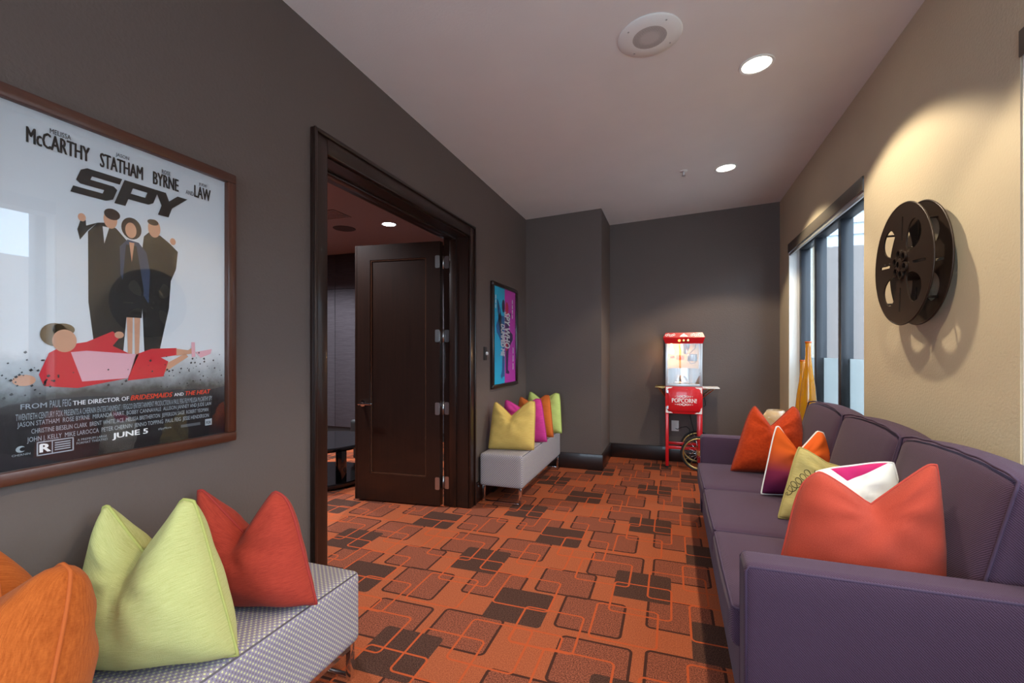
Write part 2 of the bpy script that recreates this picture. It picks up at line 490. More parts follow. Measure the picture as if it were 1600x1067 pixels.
# baseboards
H0 = .165
def bb(name, dims): struct(boxo(name, dims, M['base'], None, .004))
bb('baseboard_left', (XL, XL + .018, 3.40, YP, 0, H0))
bb('baseboard_left_near', (XL, XL + .018, YF, 1.62, 0, H0))
bb('baseboard_pilaster', (XL + .018, -.70 + .018, YP - .018, YP, 0, H0))
bb('baseboard_return', (-.70, -.70 + .018, YP, YB - .018, 0, H0))
bb('baseboard_back', (-.70, XR, YB - .018, YB, 0, H0))
bb('baseboard_right', (XR - .018, XR, YF, YB - .018, 0, H0))

# ------------------------------------------------------------------ doorway
tr = empty('trim_1', (XL, (DY0 + DY1) / 2, 0), kind='structure')
for y0, y1 in ((1.622, DY0 + .012), (DY1 - .012, 3.395)):
    bm = box(B(), XL, XL + .02, y0, y1, 0, 2.257, .004); obj('casing_upright', bm, M['dkwood'], tr, 30)
    ys = (y0 - .001, y0 + .018) if y0 < 2 else (y1 - .018, y1 + .001)
    boxo('casing_bead', (XL + .02, XL + .03, ys[0], ys[1], 0, 2.258), M['dkwood'], tr, .003)
boxo('casing_head', (XL, XL + .02, DY0 + .012, DY1 - .012, DZ - .012, 2.257), M['dkwood_h'], tr, .004)
boxo('casing_bead', (XL + .02, XL + .03, 1.64, 3.377, 2.24, 2.258), M['dkwood_h'], tr, .003)
boxo('jamb', (XL - .215, XL, DY0 - .001, DY0 + .02, 0, DZ), M['dkwood'], tr)
boxo('jamb', (XL - .215, XL, DY1 - .02, DY1 + .001, 0, DZ), M['dkwood'], tr)
boxo('jamb_head', (XL - .215, XL, DY0 + .02, DY1 - .02, DZ - .02, DZ + .001), M['dkwood_h'], tr)
boxo('door_stop', (XL - .16, XL - .10, DY1 - .033, DY1 - .02, 0, DZ - .02), M['dkwood'], tr, .002)
boxo('door_stop', (XL - .16, XL - .10, DY0 + .02, DY0 + .033, 0, DZ - .02), M['dkwood'], tr, .002)
boxo('door_stop', (XL - .16, XL - .10, DY0 + .033, DY1 - .033, DZ - .033, DZ - .02), M['dkwood_h'], tr, .002)
# door leaf, open into the theatre
HX, HY_ = XL - .216, DY1 - .022
door = empty('door_1', (HX, HY_, 0), kind='structure')
ang = math.atan2(-.075, -.79)
ca, sa = math.cos(ang), math.sin(ang)
LW, LH, LT = .755, 2.135, .045
def dmap(u, v, d):       # u along the leaf from the hinge, v up, d toward the lobby side
    return (HX + u * ca + d * (-sa) * -1 * 1, HY_ + u * sa - d * abs(ca), v)
me = curve_mesh([[(.005, .012), (LW, .012), (LW, LH), (.005, LH)], [(.125, .235), (LW - .125, .235), (LW - .125, LH - .125), (.125, LH - .125)]], LT)
flat('stile_and_rail_frame', me, M['dkwood'], door, lambda u, v, d: dmap(u, v, d + LT / 2))
me = curve_mesh([[(.12, .23), (LW - .12, .23), (LW - .12, LH - .12), (.12, LH - .12)]], .02)
flat('panel', me, M['dkwood'], door, lambda u, v, d: dmap(u, v, d + LT / 2))
me = curve_mesh([[(.125, .235), (LW - .125, .235), (LW - .125, LH - .125), (.125, LH - .125)], [(.135, .245), (LW - .135, .245), (LW - .135, LH - .135), (.135, LH - .135)]], .034)
flat('panel_bead', me, wood('bead_wood_lit', srgb(58, 36, 26), srgb(92, 60, 44), .25), door, lambda u, v, d: dmap(u, v, d + LT / 2))  # bead wood lightened: the light its edges catch is put into the colour
me = curve_mesh([[(LW - .002, .012), (LW + .014, .012), (LW + .014, LH), (LW - .002, LH)]], .012)
flat('astragal', me, M['dkwood'], door, lambda u, v, d: dmap(u, v, d + LT - .004))
for z in (1.97, 1.375, .79, .19):
    hg = flat('hinge', curve_mesh([rrect(-.042, -.004, z - .05, z + .05, .01), ], .004), M['steel'], door, lambda u, v, d: (XL - .206 + d + u * 0 + 0, HY_ + .003 - .0 + 0 * u, v) if False else (HX + .008 - u, HY_ - .002 + d, v))
    flat('hinge_leaf', curve_mesh([rrect(.006, .044, z - .05, z + .05, .01)], .003), M['steel'], hg, lambda u, v, d: dmap(u, v, LT + .002 + d))
    bm = tube(B(), [(HX, HY_ - .006, z - .052), (HX, HY_ - .006, z + .052)], .007, 10); obj('hinge_pin', bm, M['steel'], hg, True)
zl = .815
hd = obj('lever_rose', lathe(B(), [(.026, 0), (.026, .008), (.012, .012), (.012, .045)], (0, 0, 0), 20), M['chrome'], None, 40, base=False)
bpy.data.objects.remove(hd)
bm = lathe(B(), [(.026, 0), (.026, .008), (.011, .012), (.011, .05)], (0, 0, 0), 20)
for v in bm.verts: v.co = Vector(dmap(LW - .062 + v.co.x, zl + v.co.y, LT + v.co.z))
hd = obj('lever_rose', bm, M['chrome'], door, 40)
bm = B(); box(bm, -.115, .012, -.008, .008, .04, .054, .005)
for v in bm.verts: v.co = Vector(dmap(LW - .062 + v.co.x, zl + v.co.y, LT + v.co.z))
obj('lever', bm, M['chrome'], hd, 30)

# ------------------------------------------------------------------ theatre beyond the doorway
TY = 5.6
TXL = -6.4
t = NT('grasscloth'); v = t.coord('Object', (6, 6, 130)); n = t.noise(v, 1.0, 4, .65)
t.set(t.mix(n, srgb(44, 40, 44), srgb(84, 78, 84)), .85, 0, .2); t.bump(n, .5, .004); GC = t.m
wt = struct(boxo('wall_theatre_back', (TXL, XL - .2, TY, TY + .1, 0, 2.72), M['blackmat']))
xs = [TXL, -5.99, -4.79, -3.59, -2.39, XL - .2]
for a, b in zip(xs, xs[1:]):
    for z0, z1 in ((.12, 2.183), (2.189, 2.70)):
        boxo('wall_panel', (a + .003, b - .003, TY - .02, TY, z0, z1), GC, wt, .003)
struct(boxo('wall_theatre_left', (TXL - .1, TXL, -.3, TY + .1, 0, 2.72), GC))
struct(boxo('wall_theatre_front', (TXL, XL - .2, -.3, -.2, 0, 2.72), GC))
struct(boxo('ceiling_theatre', (TXL, XL - .2, -.3, TY, 2.71, 2.8), M['theatre_ceil']))

def downlight(x, y, z, label, group, tilt, watts, col, lens_col, lens_strength, rad=.085, size=112, blend=.22):
    root = empty('recessed_light', (x, y, z), label, 'ceiling light', group)
    bm = lathe(B(), [(rad, .0), (rad + .003, -.004), (rad, -.008), (rad * .86, -.006), (rad * .84, .0)], (x, y, z), 40, cap=False)
    obj('trim_ring', bm, M['white'], root, 40)
    bm = lathe(B(), [(0, -.0035), (rad * .845, -.0035)], (x, y, z), 40, cap=False)
    obj('lens', bm, emit('lamp_lens', lens_col, lens_strength), root)
    root.rotation_euler = (0, tilt, 0)
    l = bpy.data.lights.new('lamp', 'SPOT'); l.energy = watts; l.color = col; l.spot_size = R(size); l.spot_blend = blend; l.shadow_soft_size = .035
    lo = bpy.data.objects.new('lamp', l); COL.objects.link(lo); lo.parent = root; lo.location = (0, 0, -.02)
    return root
downlight(-3.06, 4.45, 2.71, 'bright cool recessed light in the theatre ceiling, seen through the doorway', 'recessed lights in the theatre ceiling', 0, TH_W, (.90, .94, 1), (.85, .93, 1, 1), 30, .085, 140, .5)
for x_, y_, lab_ in ((-3.06, 2.6, 'added recessed theatre light, out of view, nearest the open door'), (-4.7, 4.45, 'added recessed theatre light, out of view, over the far left corner'), (-4.7, 2.6, 'added recessed theatre light, out of view, over the near left corner')):  # unseen extra lamps, added to brighten the theatre and the door leaf
    downlight(x_, y_, 2.71, lab_, 'recessed lights in the theatre ceiling', 0, TH_W, (.90, .94, 1), (.85, .93, 1, 1), 30, .085, 140, .5)
bm = lathe(B(), [(.0, -.006), (.12, -.006), (.13, 0)], (-3.673, 4.44, 2.71), 32, cap=False)
tag(obj('ceiling_speaker', bm, plain('dark_grille', srgb(70, 58, 56), .8)), 'dark round speaker in the theatre ceiling', 'speaker')
vt = empty('air_vent', (-3.45, 3.94, 2.71), 'pale square air vent in the theatre ceiling', 'vent')
boxo('vent_frame', (-3.62, -3.28, 3.80, 4.08, 2.70, 2.71), M['theatre_ceil'], vt, .002)
for k in range(6): boxo('louver', (-3.60, -3.30, 3.83 + k * .04, 3.85 + k * .04, 2.694, 2.70), M['theatre_ceil'], vt)

# round black table
tx, ty = -3.26, 3.58
tb = empty('coffee_table', (tx, ty, 0), 'round glossy black coffee table inside the theatre', 'table')
obj('table_top', lathe(B(), [(0, .345), (.49, .345), (.505, .36), (.505, .375), (.495, .385), (0, .385)], (tx, ty, 0), 64), M['black'], tb, 30)
obj('base_disc', lathe(B(), [(0, .005), (.47, .005), (.485, .02), (.485, .045), (.475, .055), (0, .055)], (tx, ty, 0), 64), M['black'], tb, 30)
for a in (-75, -20, 100, 190):
    x, y = tx + .40 * math.cos(R(a)), ty + .40 * math.sin(R(a))
    boxo('leg', (x - .035, x + .035, y - .035, y + .035, .055, .345), M['black'], tb, .004)
# silver tray
bm = B(); n = 40; rings = []
for rr, h in ((0, .012), (.6, .010), (.85, .03), (1.0, .055), (1.02, .058), (.86, .024), (.6, .0), (0, 0)):
    ring = []
    for k in range(n):
        a = 2 * math.pi * k / n
        wv = 1 + .06 * math.cos(4 * a)
        ring.append(bm.verts.new((tx - .17 + .21 * rr * wv * math.cos(a), ty - .02 + .13 * rr * wv * math.sin(a), .3865 + h + (.012 * math.cos(2 * a) if rr > .9 else 0))))
    rings.append(ring)
for A, C in zip(rings, rings[1:]):
    for k in range(n): bm.faces.new((A[k], A[(k + 1) % n], C[(k + 1) % n], C[k]))
bmesh.ops.remove_doubles(bm, verts=bm.verts, dist=1e-5)
tag(obj('serving_tray', bm, M['chrome'], None, True), 'polished silver wavy dish on the round black table', 'dish')
for i, (dx, dy) in enumerate(((-.24, .0), (-.10, -.03), (-.15, .04))):
    bm = lathe(B(), [(0, .0), (.018, .0), (.018, .02), (.026, .045), (.022, .06), (0, .062)], (tx + dx, ty - .02 + dy, .3995), 16)
    tag(obj('votive_cup', bm, M['chrome'], None, 40), 'small shiny cup in the silver dish, ' + ('leftmost', 'rightmost', 'middle')[i] + ' of three', 'cup')
ot = empty('ottoman', (-3.2, 4.75, 0), 'low black upholstered ottoman behind the round table', 'ottoman')
obj('cushion', rbox(B(), (-3.2, 4.75, .33), (.36, .36, .12), .03, (0, 0, .02)), M['blackmat'], ot, True)
boxo('plinth', (-3.53, -2.87, 4.42, 5.08, 0, .215), M['blackmat'], ot, .006)

# ------------------------------------------------------------------ ceiling fixtures in the lobby
WARM = (1.0, .85, .62)
for (x, y), lab in zip(((.432, 2.765), (.43, 4.236), (.43, 1.29), (.43, -.18)),
                       ('round recessed ceiling light nearest the camera, in front of the film reel wall', 'round recessed ceiling light nearest the far wall',
                        'round recessed ceiling light above the near end of the sofa', 'round recessed ceiling light above the near window')):
    downlight(x, y, zc(x) - .001, lab, 'recessed lights along the window side', TILT, SPOT_W, WARM, (1, .93, .80, 1), 9)
sx, sy = -.103, 2.305; sz = zc(sx)
sp = empty('ceiling_speaker', (sx, sy, sz), 'round white ceiling speaker with grey mesh grille', 'speaker')
obj('rim', lathe(B(), [(.15, .0), (.152, -.004), (.147, -.008), (.08, -.0095)], (sx, sy, sz), 48, cap=False), M['white'], sp, 40)
t = NT('speaker_mesh'); vo = t.add('ShaderNodeTexVoronoi'); vo.inputs['Scale'].default_value = 190; vo.inputs['Randomness'].default_value = 0
t.link(t.coord(), vo.inputs['Vector']); t.set(t.mix(t.math('LESS_THAN', vo.outputs['Distance'], .30), srgb(196, 190, 186), srgb(96, 92, 90)), .6)
obj('grille', lathe(B(), [(.08, -.0095), (.04, -.012), (0, -.0125)], (sx, sy, sz), 48, cap=False), t.m, sp, True)
for k in range(4):
    a = R(40 + 90 * k); obj('screw', lathe(B(), [(.004, -.008), (.004, -.0105), (0, -.0115)], (sx + .122 * math.cos(a), sy + .122 * math.sin(a), sz), 10, cap=False), M['steel'], sp)
sp.rotation_euler = (0, TILT, 0)
hx, hy = .095, 4.15; hz = zc(hx)
sk = empty('sprinkler', (hx, hy, hz), 'small fire sprinkler head on the ceiling beside the far light', 'sprinkler')
obj('escutcheon', lathe(B(), [(.032, .0), (.03, -.006), (.014, -.010), (0, -.010)], (hx, hy, hz), 24, cap=False), M['white'], sk, 40)
obj('stem', lathe(B(), [(.008, -.008), (.008, -.028), (.004, -.034), (.004, -.04), (0, -.04)], (hx, hy, hz), 12, cap=False), M['steel'], sk, 40)
obj('deflector', lathe(B(), [(0, -.040), (.016, -.041), (.016, -.043), (0, -.043)], (hx, hy, hz), 16), M['steel'], sk)

# ------------------------------------------------------------------ framed posters
def frame_poster(name, label, y0, y1, z0, z1, fw, mats, depth=.03):
    root = empty(name, (XL, (y0 + y1) / 2, z0), label, 'poster')
    for a, b, c, d, mt in ((y0, y1, z1 - fw, z1, mats[0]), (y0, y1, z0, z0 + fw, mats[0]), (y0, y0 + fw, z0 + fw, z1 - fw, mats[1]), (y1 - fw, y1, z0 + fw, z1 - fw, mats[1])):
        boxo('frame_rail', (XL + .001, XL + depth, a, b, c, d), mt, root, .004)
    return root
PXX = XL + .010
p1 = frame_poster('framed_poster', 'large dark-framed film poster with white ground above the near bench', .550, 1.235, .926, 1.892, .033, (M['frame1'], M['frame1v']))
PU, PV = .592, .956
def pm(layer):
    return lambda u, v, d: (PXX + layer * .0005 + d, PU + u / 1000.0, PV + v / 1000.0)
def ink(name, col, rough=.45): return plain(name, col, rough)
t = NT('poster_ground'); g = t.add('ShaderNodeSeparateXYZ'); t.link(t.coord('Object'), g.inputs[0])
rp = t.add('ShaderNodeValToRGB'); e = rp.color_ramp.elements
e[0].position = .0; e[0].color = srgb(12, 13, 16); e[1].position = 1; e[1].color = srgb(196, 206, 214)
for pos, c in ((.13, srgb(26, 26, 28)), (.19, srgb(72, 72, 72)), (.25, srgb(170, 176, 180)), (.32, srgb(228, 232, 234)), (.6, srgb(224, 229, 232))):
    k = rp.color_ramp.elements.new(pos); k.color = c
nz = t.noise(t.coord('Object'), 14, 5, .65)
hgt = t.math('ADD', t.math('DIVIDE', g.outputs[2], .907), t.math('MULTIPLY', t.math('SUBTRACT', nz, .5), .10))
t.link(hgt, rp.inputs[0]); t.set(rp.outputs[0], .4)
pr = link('print', poly_me([[(-24, -10), (622, -10), (622, 910), (-24, 910)]]), None)
for v in pr.data.vertices: pass
bpy.data.objects.remove(pr)
me = poly_me([[(-18, -4), (617, -4), (617, 908), (-18, 908)]])
pr = flat('print', me, t.m, p1, pm(0))
# the print's object origin sits at the poster's base, so the ground runs from 0 to .907 up the sheet
for v in pr.data.vertices: v.co.z -= .03
pr.location.z += .03
INK = ink('ink_black', srgb(20, 20, 22)); GREYI = ink('ink_grey', srgb(160, 172, 180)); WHT = ink('ink_white', srgb(238, 240, 242)); ORI = ink('ink_orange', srgb(226, 70, 34))
SKIN = ink('ink_skin', srgb(214, 160, 128)); HAIR = ink('ink_hair', srgb(58, 40, 30)); SUIT = ink('ink_suit', srgb(24, 23, 22)); REDI = ink('ink_red', srgb(214, 38, 52)); PINKI = ink('ink_pink', srgb(232, 176, 186)); DENIM = ink('ink_denim', srgb(52, 66, 92)); HAIR2 = ink('ink_light_hair', srgb(126, 104, 74)); SHIRT = ink('ink_shirt', srgb(220, 224, 226)); ASH = ink('ink_ash', srgb(52, 52, 54)); DKGREY = ink('ink_dark_grey', srgb(84, 90, 96))
def letters(s, u0, u1, v0, v1, mat=INK, bold=.0, shear=0, layer=3, name='lettering', par=None, rot=0, fm=None):
    flat(name, text_mesh(s, (u0, u1, v0, v1), bold, shear, rot), mat, par or pr, (fm or pm)(layer))
def shape(name, polys, mat, layer, par=None, fm=None):
    flat(name, poly_me(polys), mat, par or pr, (fm or pm)(layer))
letters('MELISSA', 122, 166, 859, 872, INK, .008); letters('McCARTHY', 77, 207, 816, 856, INK, .03)
letters('JASON', 270, 304, 857, 870, DKGREY, .015); letters('STATHAM', 232, 341, 814, 854, INK, .03)
letters('ROSE', 396, 422, 856, 869, DKGREY, .015); letters('BYRNE', 371, 447, 814, 853, INK, .03)
letters('JUDE', 515, 542, 857, 869, DKGREY, .015); letters('LAW', 500, 556, 815, 855, INK, .03); letters('AND', 471, 497, 816, 830, DKGREY, .01)
def block_letter(loops, u0, w_):
    me = curve_mesh([[(u0 + x * w_ + 26 * y, 722 + 76 * y) for x, y in lp] for lp in loops], 0)
    for v in me.vertices: v.co.z = 0
    flat('title_letter', me, INK, pr, pm(4))
block_letter([[(0, 0), (.85, 0), (1, .12), (1, .52), (.88, .62), (.30, .62), (.30, .76), (1, .76), (1, 1), (.12, 1), (0, .88), (0, .48), (.12, .38), (.70, .38), (.70, .24), (0, .24)]], 164, 96)
block_letter([[(0, 0), (.3, 0), (.3, .3), (.88, .3), (1, .42), (1, .88), (.88, 1), (0, 1)], [(.3, .54), (.72, .54), (.72, .77), (.3, .77)]], 266, 94)
block_letter([[(0, 1), (.32, 1), (.5, .68), (.68, 1), (1, 1), (.66, .42), (.66, 0), (.34, 0), (.34, .42)]], 350, 100)
# three plain standing figures and one reclining one
shape('standing_figure', [[(204, 625), (226, 655), (245, 660), (272, 650), (300, 620), (300, 420), (286, 250), (225, 250), (205, 430)], [(204, 628), (186, 598), (180, 625), (188, 655), (199, 655), (200, 640), (226, 655)]], SUIT, 1)
shape('head', [ell(257, 672, 17, 26)], SKIN, 2); shape('hair', [ell(261, 688, 20, 16)], HAIR, 3); shape('shirt', [[(238, 648), (254, 648), (242, 600)]], SHIRT, 2); shape('hand', [ell(190, 660, 9, 11)], SKIN, 2)
shape('standing_figure', [[(345, 645), (360, 662), (392, 658), (420, 640), (446, 618), (440, 560), (424, 520), (418, 430), (380, 250), (348, 250), (335, 560)]], SUIT, 1)
shape('head', [ell(374, 676, 18, 28)], SKIN, 2); shape('hand', [ell(430, 648, 9, 11)], SKIN, 2); shape('hair', [ell(370, 694, 16, 9)], HAIR, 3)
shape('jacket', [[(280, 600), (300, 625), (330, 622), (352, 596), (362, 540), (358, 440), (340, 470), (300, 470), (282, 520)]], DENIM, 2)
shape('hair', [ell(311, 660, 27, 32)], HAIR, 2); shape('head', [ell(309, 654, 15, 23)], SKIN, 3)
shape('dress', [[(296, 610), (324, 610), (344, 480), (338, 395), (290, 395), (286, 480)]], SUIT, 3); shape('neckline', [[(304, 618), (318, 618), (311, 560)]], SKIN, 4)
shape('legs', [[(298, 395), (314, 395), (312, 250), (302, 250)], [(318, 395), (334, 395), (330, 250), (320, 250)]], SKIN, 3)
shape('lying_figure', [[(100, 235), (120, 290), (150, 310), (200, 320), (262, 352), (280, 335), (262, 310), (300, 290), (340, 270), (300, 215), (180, 195), (110, 205)]], REDI, 4)
shape('shirt', [[(165, 292), (200, 296), (330, 285), (300, 215), (190, 212)]], PINKI, 5)
shape('trousers', [[(322, 285), (365, 302), (440, 305), (440, 282), (392, 275), (415, 262), (400, 215), (300, 208)]], REDI, 5)
shape('legs', [[(440, 303), (478, 298), (500, 312), (500, 288), (440, 280)], [(413, 258), (470, 288), (478, 276), (404, 228)]], SKIN, 5)
shape('shoes', [[(488, 325), (500, 325), (502, 276), (490, 274)], [(502, 292), (560, 302), (556, 286), (520, 272)]], PINKI, 6)
shape('head', [ell(152, 322, 26, 30)], SKIN, 5); shape('hair', [ell(132, 338, 30, 30), ell(150, 352, 24, 16)], HAIR2, 4)
shape('hand', [ell(278, 342, 12, 10)], SKIN, 5); shape('hand', [ell(72, 222, 22, 14)], SKIN, 5)
random.seed(3)
deb = []
for k in range(110):
    u = random.choice((random.uniform(0, 130), random.uniform(10, 600), random.uniform(400, 600))); v = random.gauss(225, 28); s = random.uniform(1, 4.2)
    if v < 175: continue
    deb.append([(u - s, v), (u + s * .3, v + s), (u + s, v - s * .2), (u - s * .1, v - s)])
shape('debris', deb, ASH, 7); bpy.data.objects['debris']['kind'] = 'stuff'
letters('FROM', 66, 116, 150, 163, GREYI, .02); letters('PAUL FEIG', 122, 166, 148, 167, GREYI, 0); letters('THE DIRECTOR OF', 170, 304, 149, 161, WHT, .02)
letters('BRIDESMAIDS', 308, 428, 148, 163, ORI, .03, .25); letters('AND', 434, 464, 149, 159, WHT, .02); letters('THE HEAT', 470, 556, 148, 162, ORI, .03, .25)
rows = ['TWENTIETH CENTURY FOX PRESENTS A CHERNIN ENTERTAINMENT / FEIGCO ENTERTAINMENT PRODUCTION A PAUL FEIG FILM MELISSA McCARTHY SPY',
        'JASON STATHAM  ROSE BYRNE  MIRANDA HART  BOBBY CANNAVALE  ALLISON JANNEY AND JUDE LAW', 'CHRISTINE BIESELIN CLARK  BRENT WHITE, ACE  MELISSA BRETHERTON  JEFFERSON SAGE  ROBERT YEOMAN', 'JOHN J. KELLY  MIKE LAROCCA  PETER CHERNIN  JENNO TOPPING  PAUL FEIG  JESSE HENDERSON']
for i, (s, a, b) in enumerate(zip(rows, (57, 60, 86, 78), (562, 560, 548, 550))):
    letters(s, a, b, 123 - 20 * i, 139 - 20 * i, GREYI, 0)
letters('JUNE 5', 262, 355, 38, 58, WHT, .05)
letters('A PREMIUM LARGE', 180, 248, 51, 57, GREYI); letters('FORMAT THEATRES', 178, 250, 42, 48, GREYI)
letters('#SpyMovie', 385, 425, 46, 54, GREYI)
shape('rating_box', [[(96, 28), (172, 28), (172, 31), (96, 31)], [(96, 61), (172, 61), (172, 64), (96, 64)], [(96, 28), (99, 28), (99, 64), (96, 64)], [(169, 28), (172, 28), (172, 64), (169, 64)], [(126, 28), (128, 28), (128, 64), (126, 64)]] + [[(132, 36 + 6 * k), (165, 36 + 6 * k), (165, 39 + 6 * k), (132, 39 + 6 * k)] for k in range(4)], GREYI, 3)
letters('R', 103, 123, 36, 57, WHT, .08)
shape('studio_mark', [[(537, 38), (561, 38), (561, 60), (537, 60)]], GREYI, 3); letters('FOX', 541, 557, 43, 53, INK, .03, 0, 4)
shape('billing_mark', [[(455, 44), (520, 44), (520, 53), (455, 53)]], DKGREY, 3)
shape('company_mark', [ell(66, 52, 9, 8)], GREYI, 3); shape('company_mark', [ell(70, 52, 6, 5)], INK, 4); letters('CHERNIN', 50, 84, 36, 41, GREYI)
boxo('glass_pane', (PXX + .0075, PXX + .0095, .583, 1.202, .959, 1.859), M['picglass'], p1)

p2 = frame_poster('framed_poster', 'slim dark-framed poster, half blue half magenta, above the far bench', 3.765, 4.458, .914, 1.882, .034, (M['dkwood_h'], M['dkwood']))
QU, QV = 3.80, .948
def pm2(layer): return lambda u, v, d: (PXX + layer * .0005 + d, QU + u / 1000.0, QV + v / 1000.0)
CY = ink('ink_cyan', srgb(0, 200, 248)); MG = ink('ink_magenta', srgb(220, 54, 196)); NAVY = ink('ink_navy', srgb(30, 40, 92)); TEAL = ink('ink_teal', srgb(24, 112, 176)); CRIM = ink('ink_crimson', srgb(214, 40, 84)); PURP = ink('ink_purple', srgb(70, 34, 100))
pr2 = flat('print', poly_me([[(-2, -2), (312, -2), (312, 902), (-2, 902)]]), CY, p2, pm2(0))
shape('magenta_half', [[(312, -2), (627, -2), (627, 902), (312, 902)]], MG, 1, pr2, pm2)
shape('figure', [[(250, 640), (306, 640), (306, 60), (262, 60), (230, 40), (200, 70), (236, 120), (250, 360), (180, 420), (100, 480), (80, 540), (160, 640), (200, 690), (160, 740), (130, 790), (110, 780), (150, 700), (130, 640)]], TEAL, 2, pr2, pm2)
shape('head', [ell(272, 735, 38, 62)], NAVY, 3, pr2, pm2)
shape('figure', [[(316, 650), (400, 640), (470, 690), (490, 670), (430, 560), (420, 520), (540, 470), (548, 420), (420, 330), (400, 120), (440, 100), (430, 80), (340, 90)]], PURP, 2, pr2, pm2)
shape('head', [ell(370, 720, 44, 62)], CRIM, 3, pr2, pm2); shape('sash', [ell(360, 345, 34, 40)], CRIM, 3, pr2, pm2)
letters('SPY WHO', 300, 450, 330, 680, WHT, .02, .2, 5, par=pr2, rot=-90, fm=pm2)
letters('DUMPED ME', 206, 300, 255, 560, WHT, .02, .2, 5, par=pr2, rot=-90, fm=pm2)
for u, v0, v1, n in ((60, 700, 830, 3), (520, 630, 830, 4), (540, 120, 360, 3)):
    h = (v1 - v0) / n
    shape('small_print', [[(u, v0 + h * k), (u + 22, v0 + h * k), (u + 22, v0 + h * (k + .78)), (u, v0 + h * (k + .78))] for k in range(n)], WHT, 3, pr2, pm2)
boxo('glass_pane', (PXX + .0075, PXX + .0095, 3.797, 4.426, .946, 1.850), M['picglass'], p2)
sw = empty('light_switch', (XL, 3.64, 1.17), 'narrow dark wall switch plate with white knob beside the magenta poster', 'switch')
boxo('plate', (XL + .001, XL + .008, 3.61, 3.672, 1.175, 1.29), M['blackmat'], sw, .002)
obj('knob', lathe(B(), [(.014, .008), (.014, .02), (.011, .024), (0, .024)], (XL, 3.655, 1.232), 20, 'X'), M['white'], sw, 40)

# ------------------------------------------------------------------ benches
t = NT('bench_dot_weave')
vo = t.add('ShaderNodeTexVoronoi'); vo.inputs['Randomness'].default_value = 0; vo.inputs['Scale'].default_value = 1
uvv = t.coord('UV', (76, 76, 76), (0, 0, R(45))); t.link(uvv, vo.inputs['Vector'])
dd = vo.outputs['Distance']
dot = t.math('LESS_THAN', dd, .24); ring = t.math('COMPARE', dd, .42, .10)
nz = t.noise(t.coord('UV', (8, 8, 8)), 1.0, 2)
sep = t.add('ShaderNodeSeparateColor'); t.link(vo.outputs['Color'], sep.inputs[0])
base = t.mix(ring, srgb(122, 112, 122), srgb(150, 140, 158))
t.set(t.mix(dot, base, srgb(206, 204, 160)), .8, 0, .2); t.bump(dd, .4, .002); BF = t.m
def bench(y0, label):
    y1 = y0 + 1.33; x0, x1 = -1.508, -1.135
    root = empty('bench', ((x0 + x1) / 2, (y0 + y1) / 2, 0), label, 'bench', 'upholstered benches along the dark wall')
    cy = (y0 + y1) / 2
    obj('upholstered_seat', rbox(B(), ((x0 + x1) / 2, cy, .272), ((x1 - x0) / 2, (y1 - y0) / 2, .134), .022, (0, 0, .006)), BF, root, True)
    seam = obj('piping', tube(B(), [(x1 - .006, y0 + .02, .399), (x1 - .006, y1 - .02, .399)], .003, 6), plain('seam_grey', srgb(96, 90, 98), .8), root, True)
    for yy in (y0 + .03, y1 - .03):
        s = 1 if yy < cy else -1
        for xx in (x0 + .03, x1 - .025):
            boxo('leg', (xx - .011, xx + .011, yy - .011, yy + .011, 0, .137), M['chrome'], root, .001)
        boxo('floor_bar', (x0 + .041, x1 - .036, yy - .011, yy + .011, .001, .014), M['chrome'], root, .001)
    boxo('side_rail', (x1 - .036, x1 - .014, y0 + .041, y1 - .041, .12, .137), M['chrome'], root)
    return root
bench(.135, 'grey dotted bench with chrome legs in the foreground below the white film poster')
bench(3.475, 'grey dotted bench with chrome legs below the blue and magenta poster')

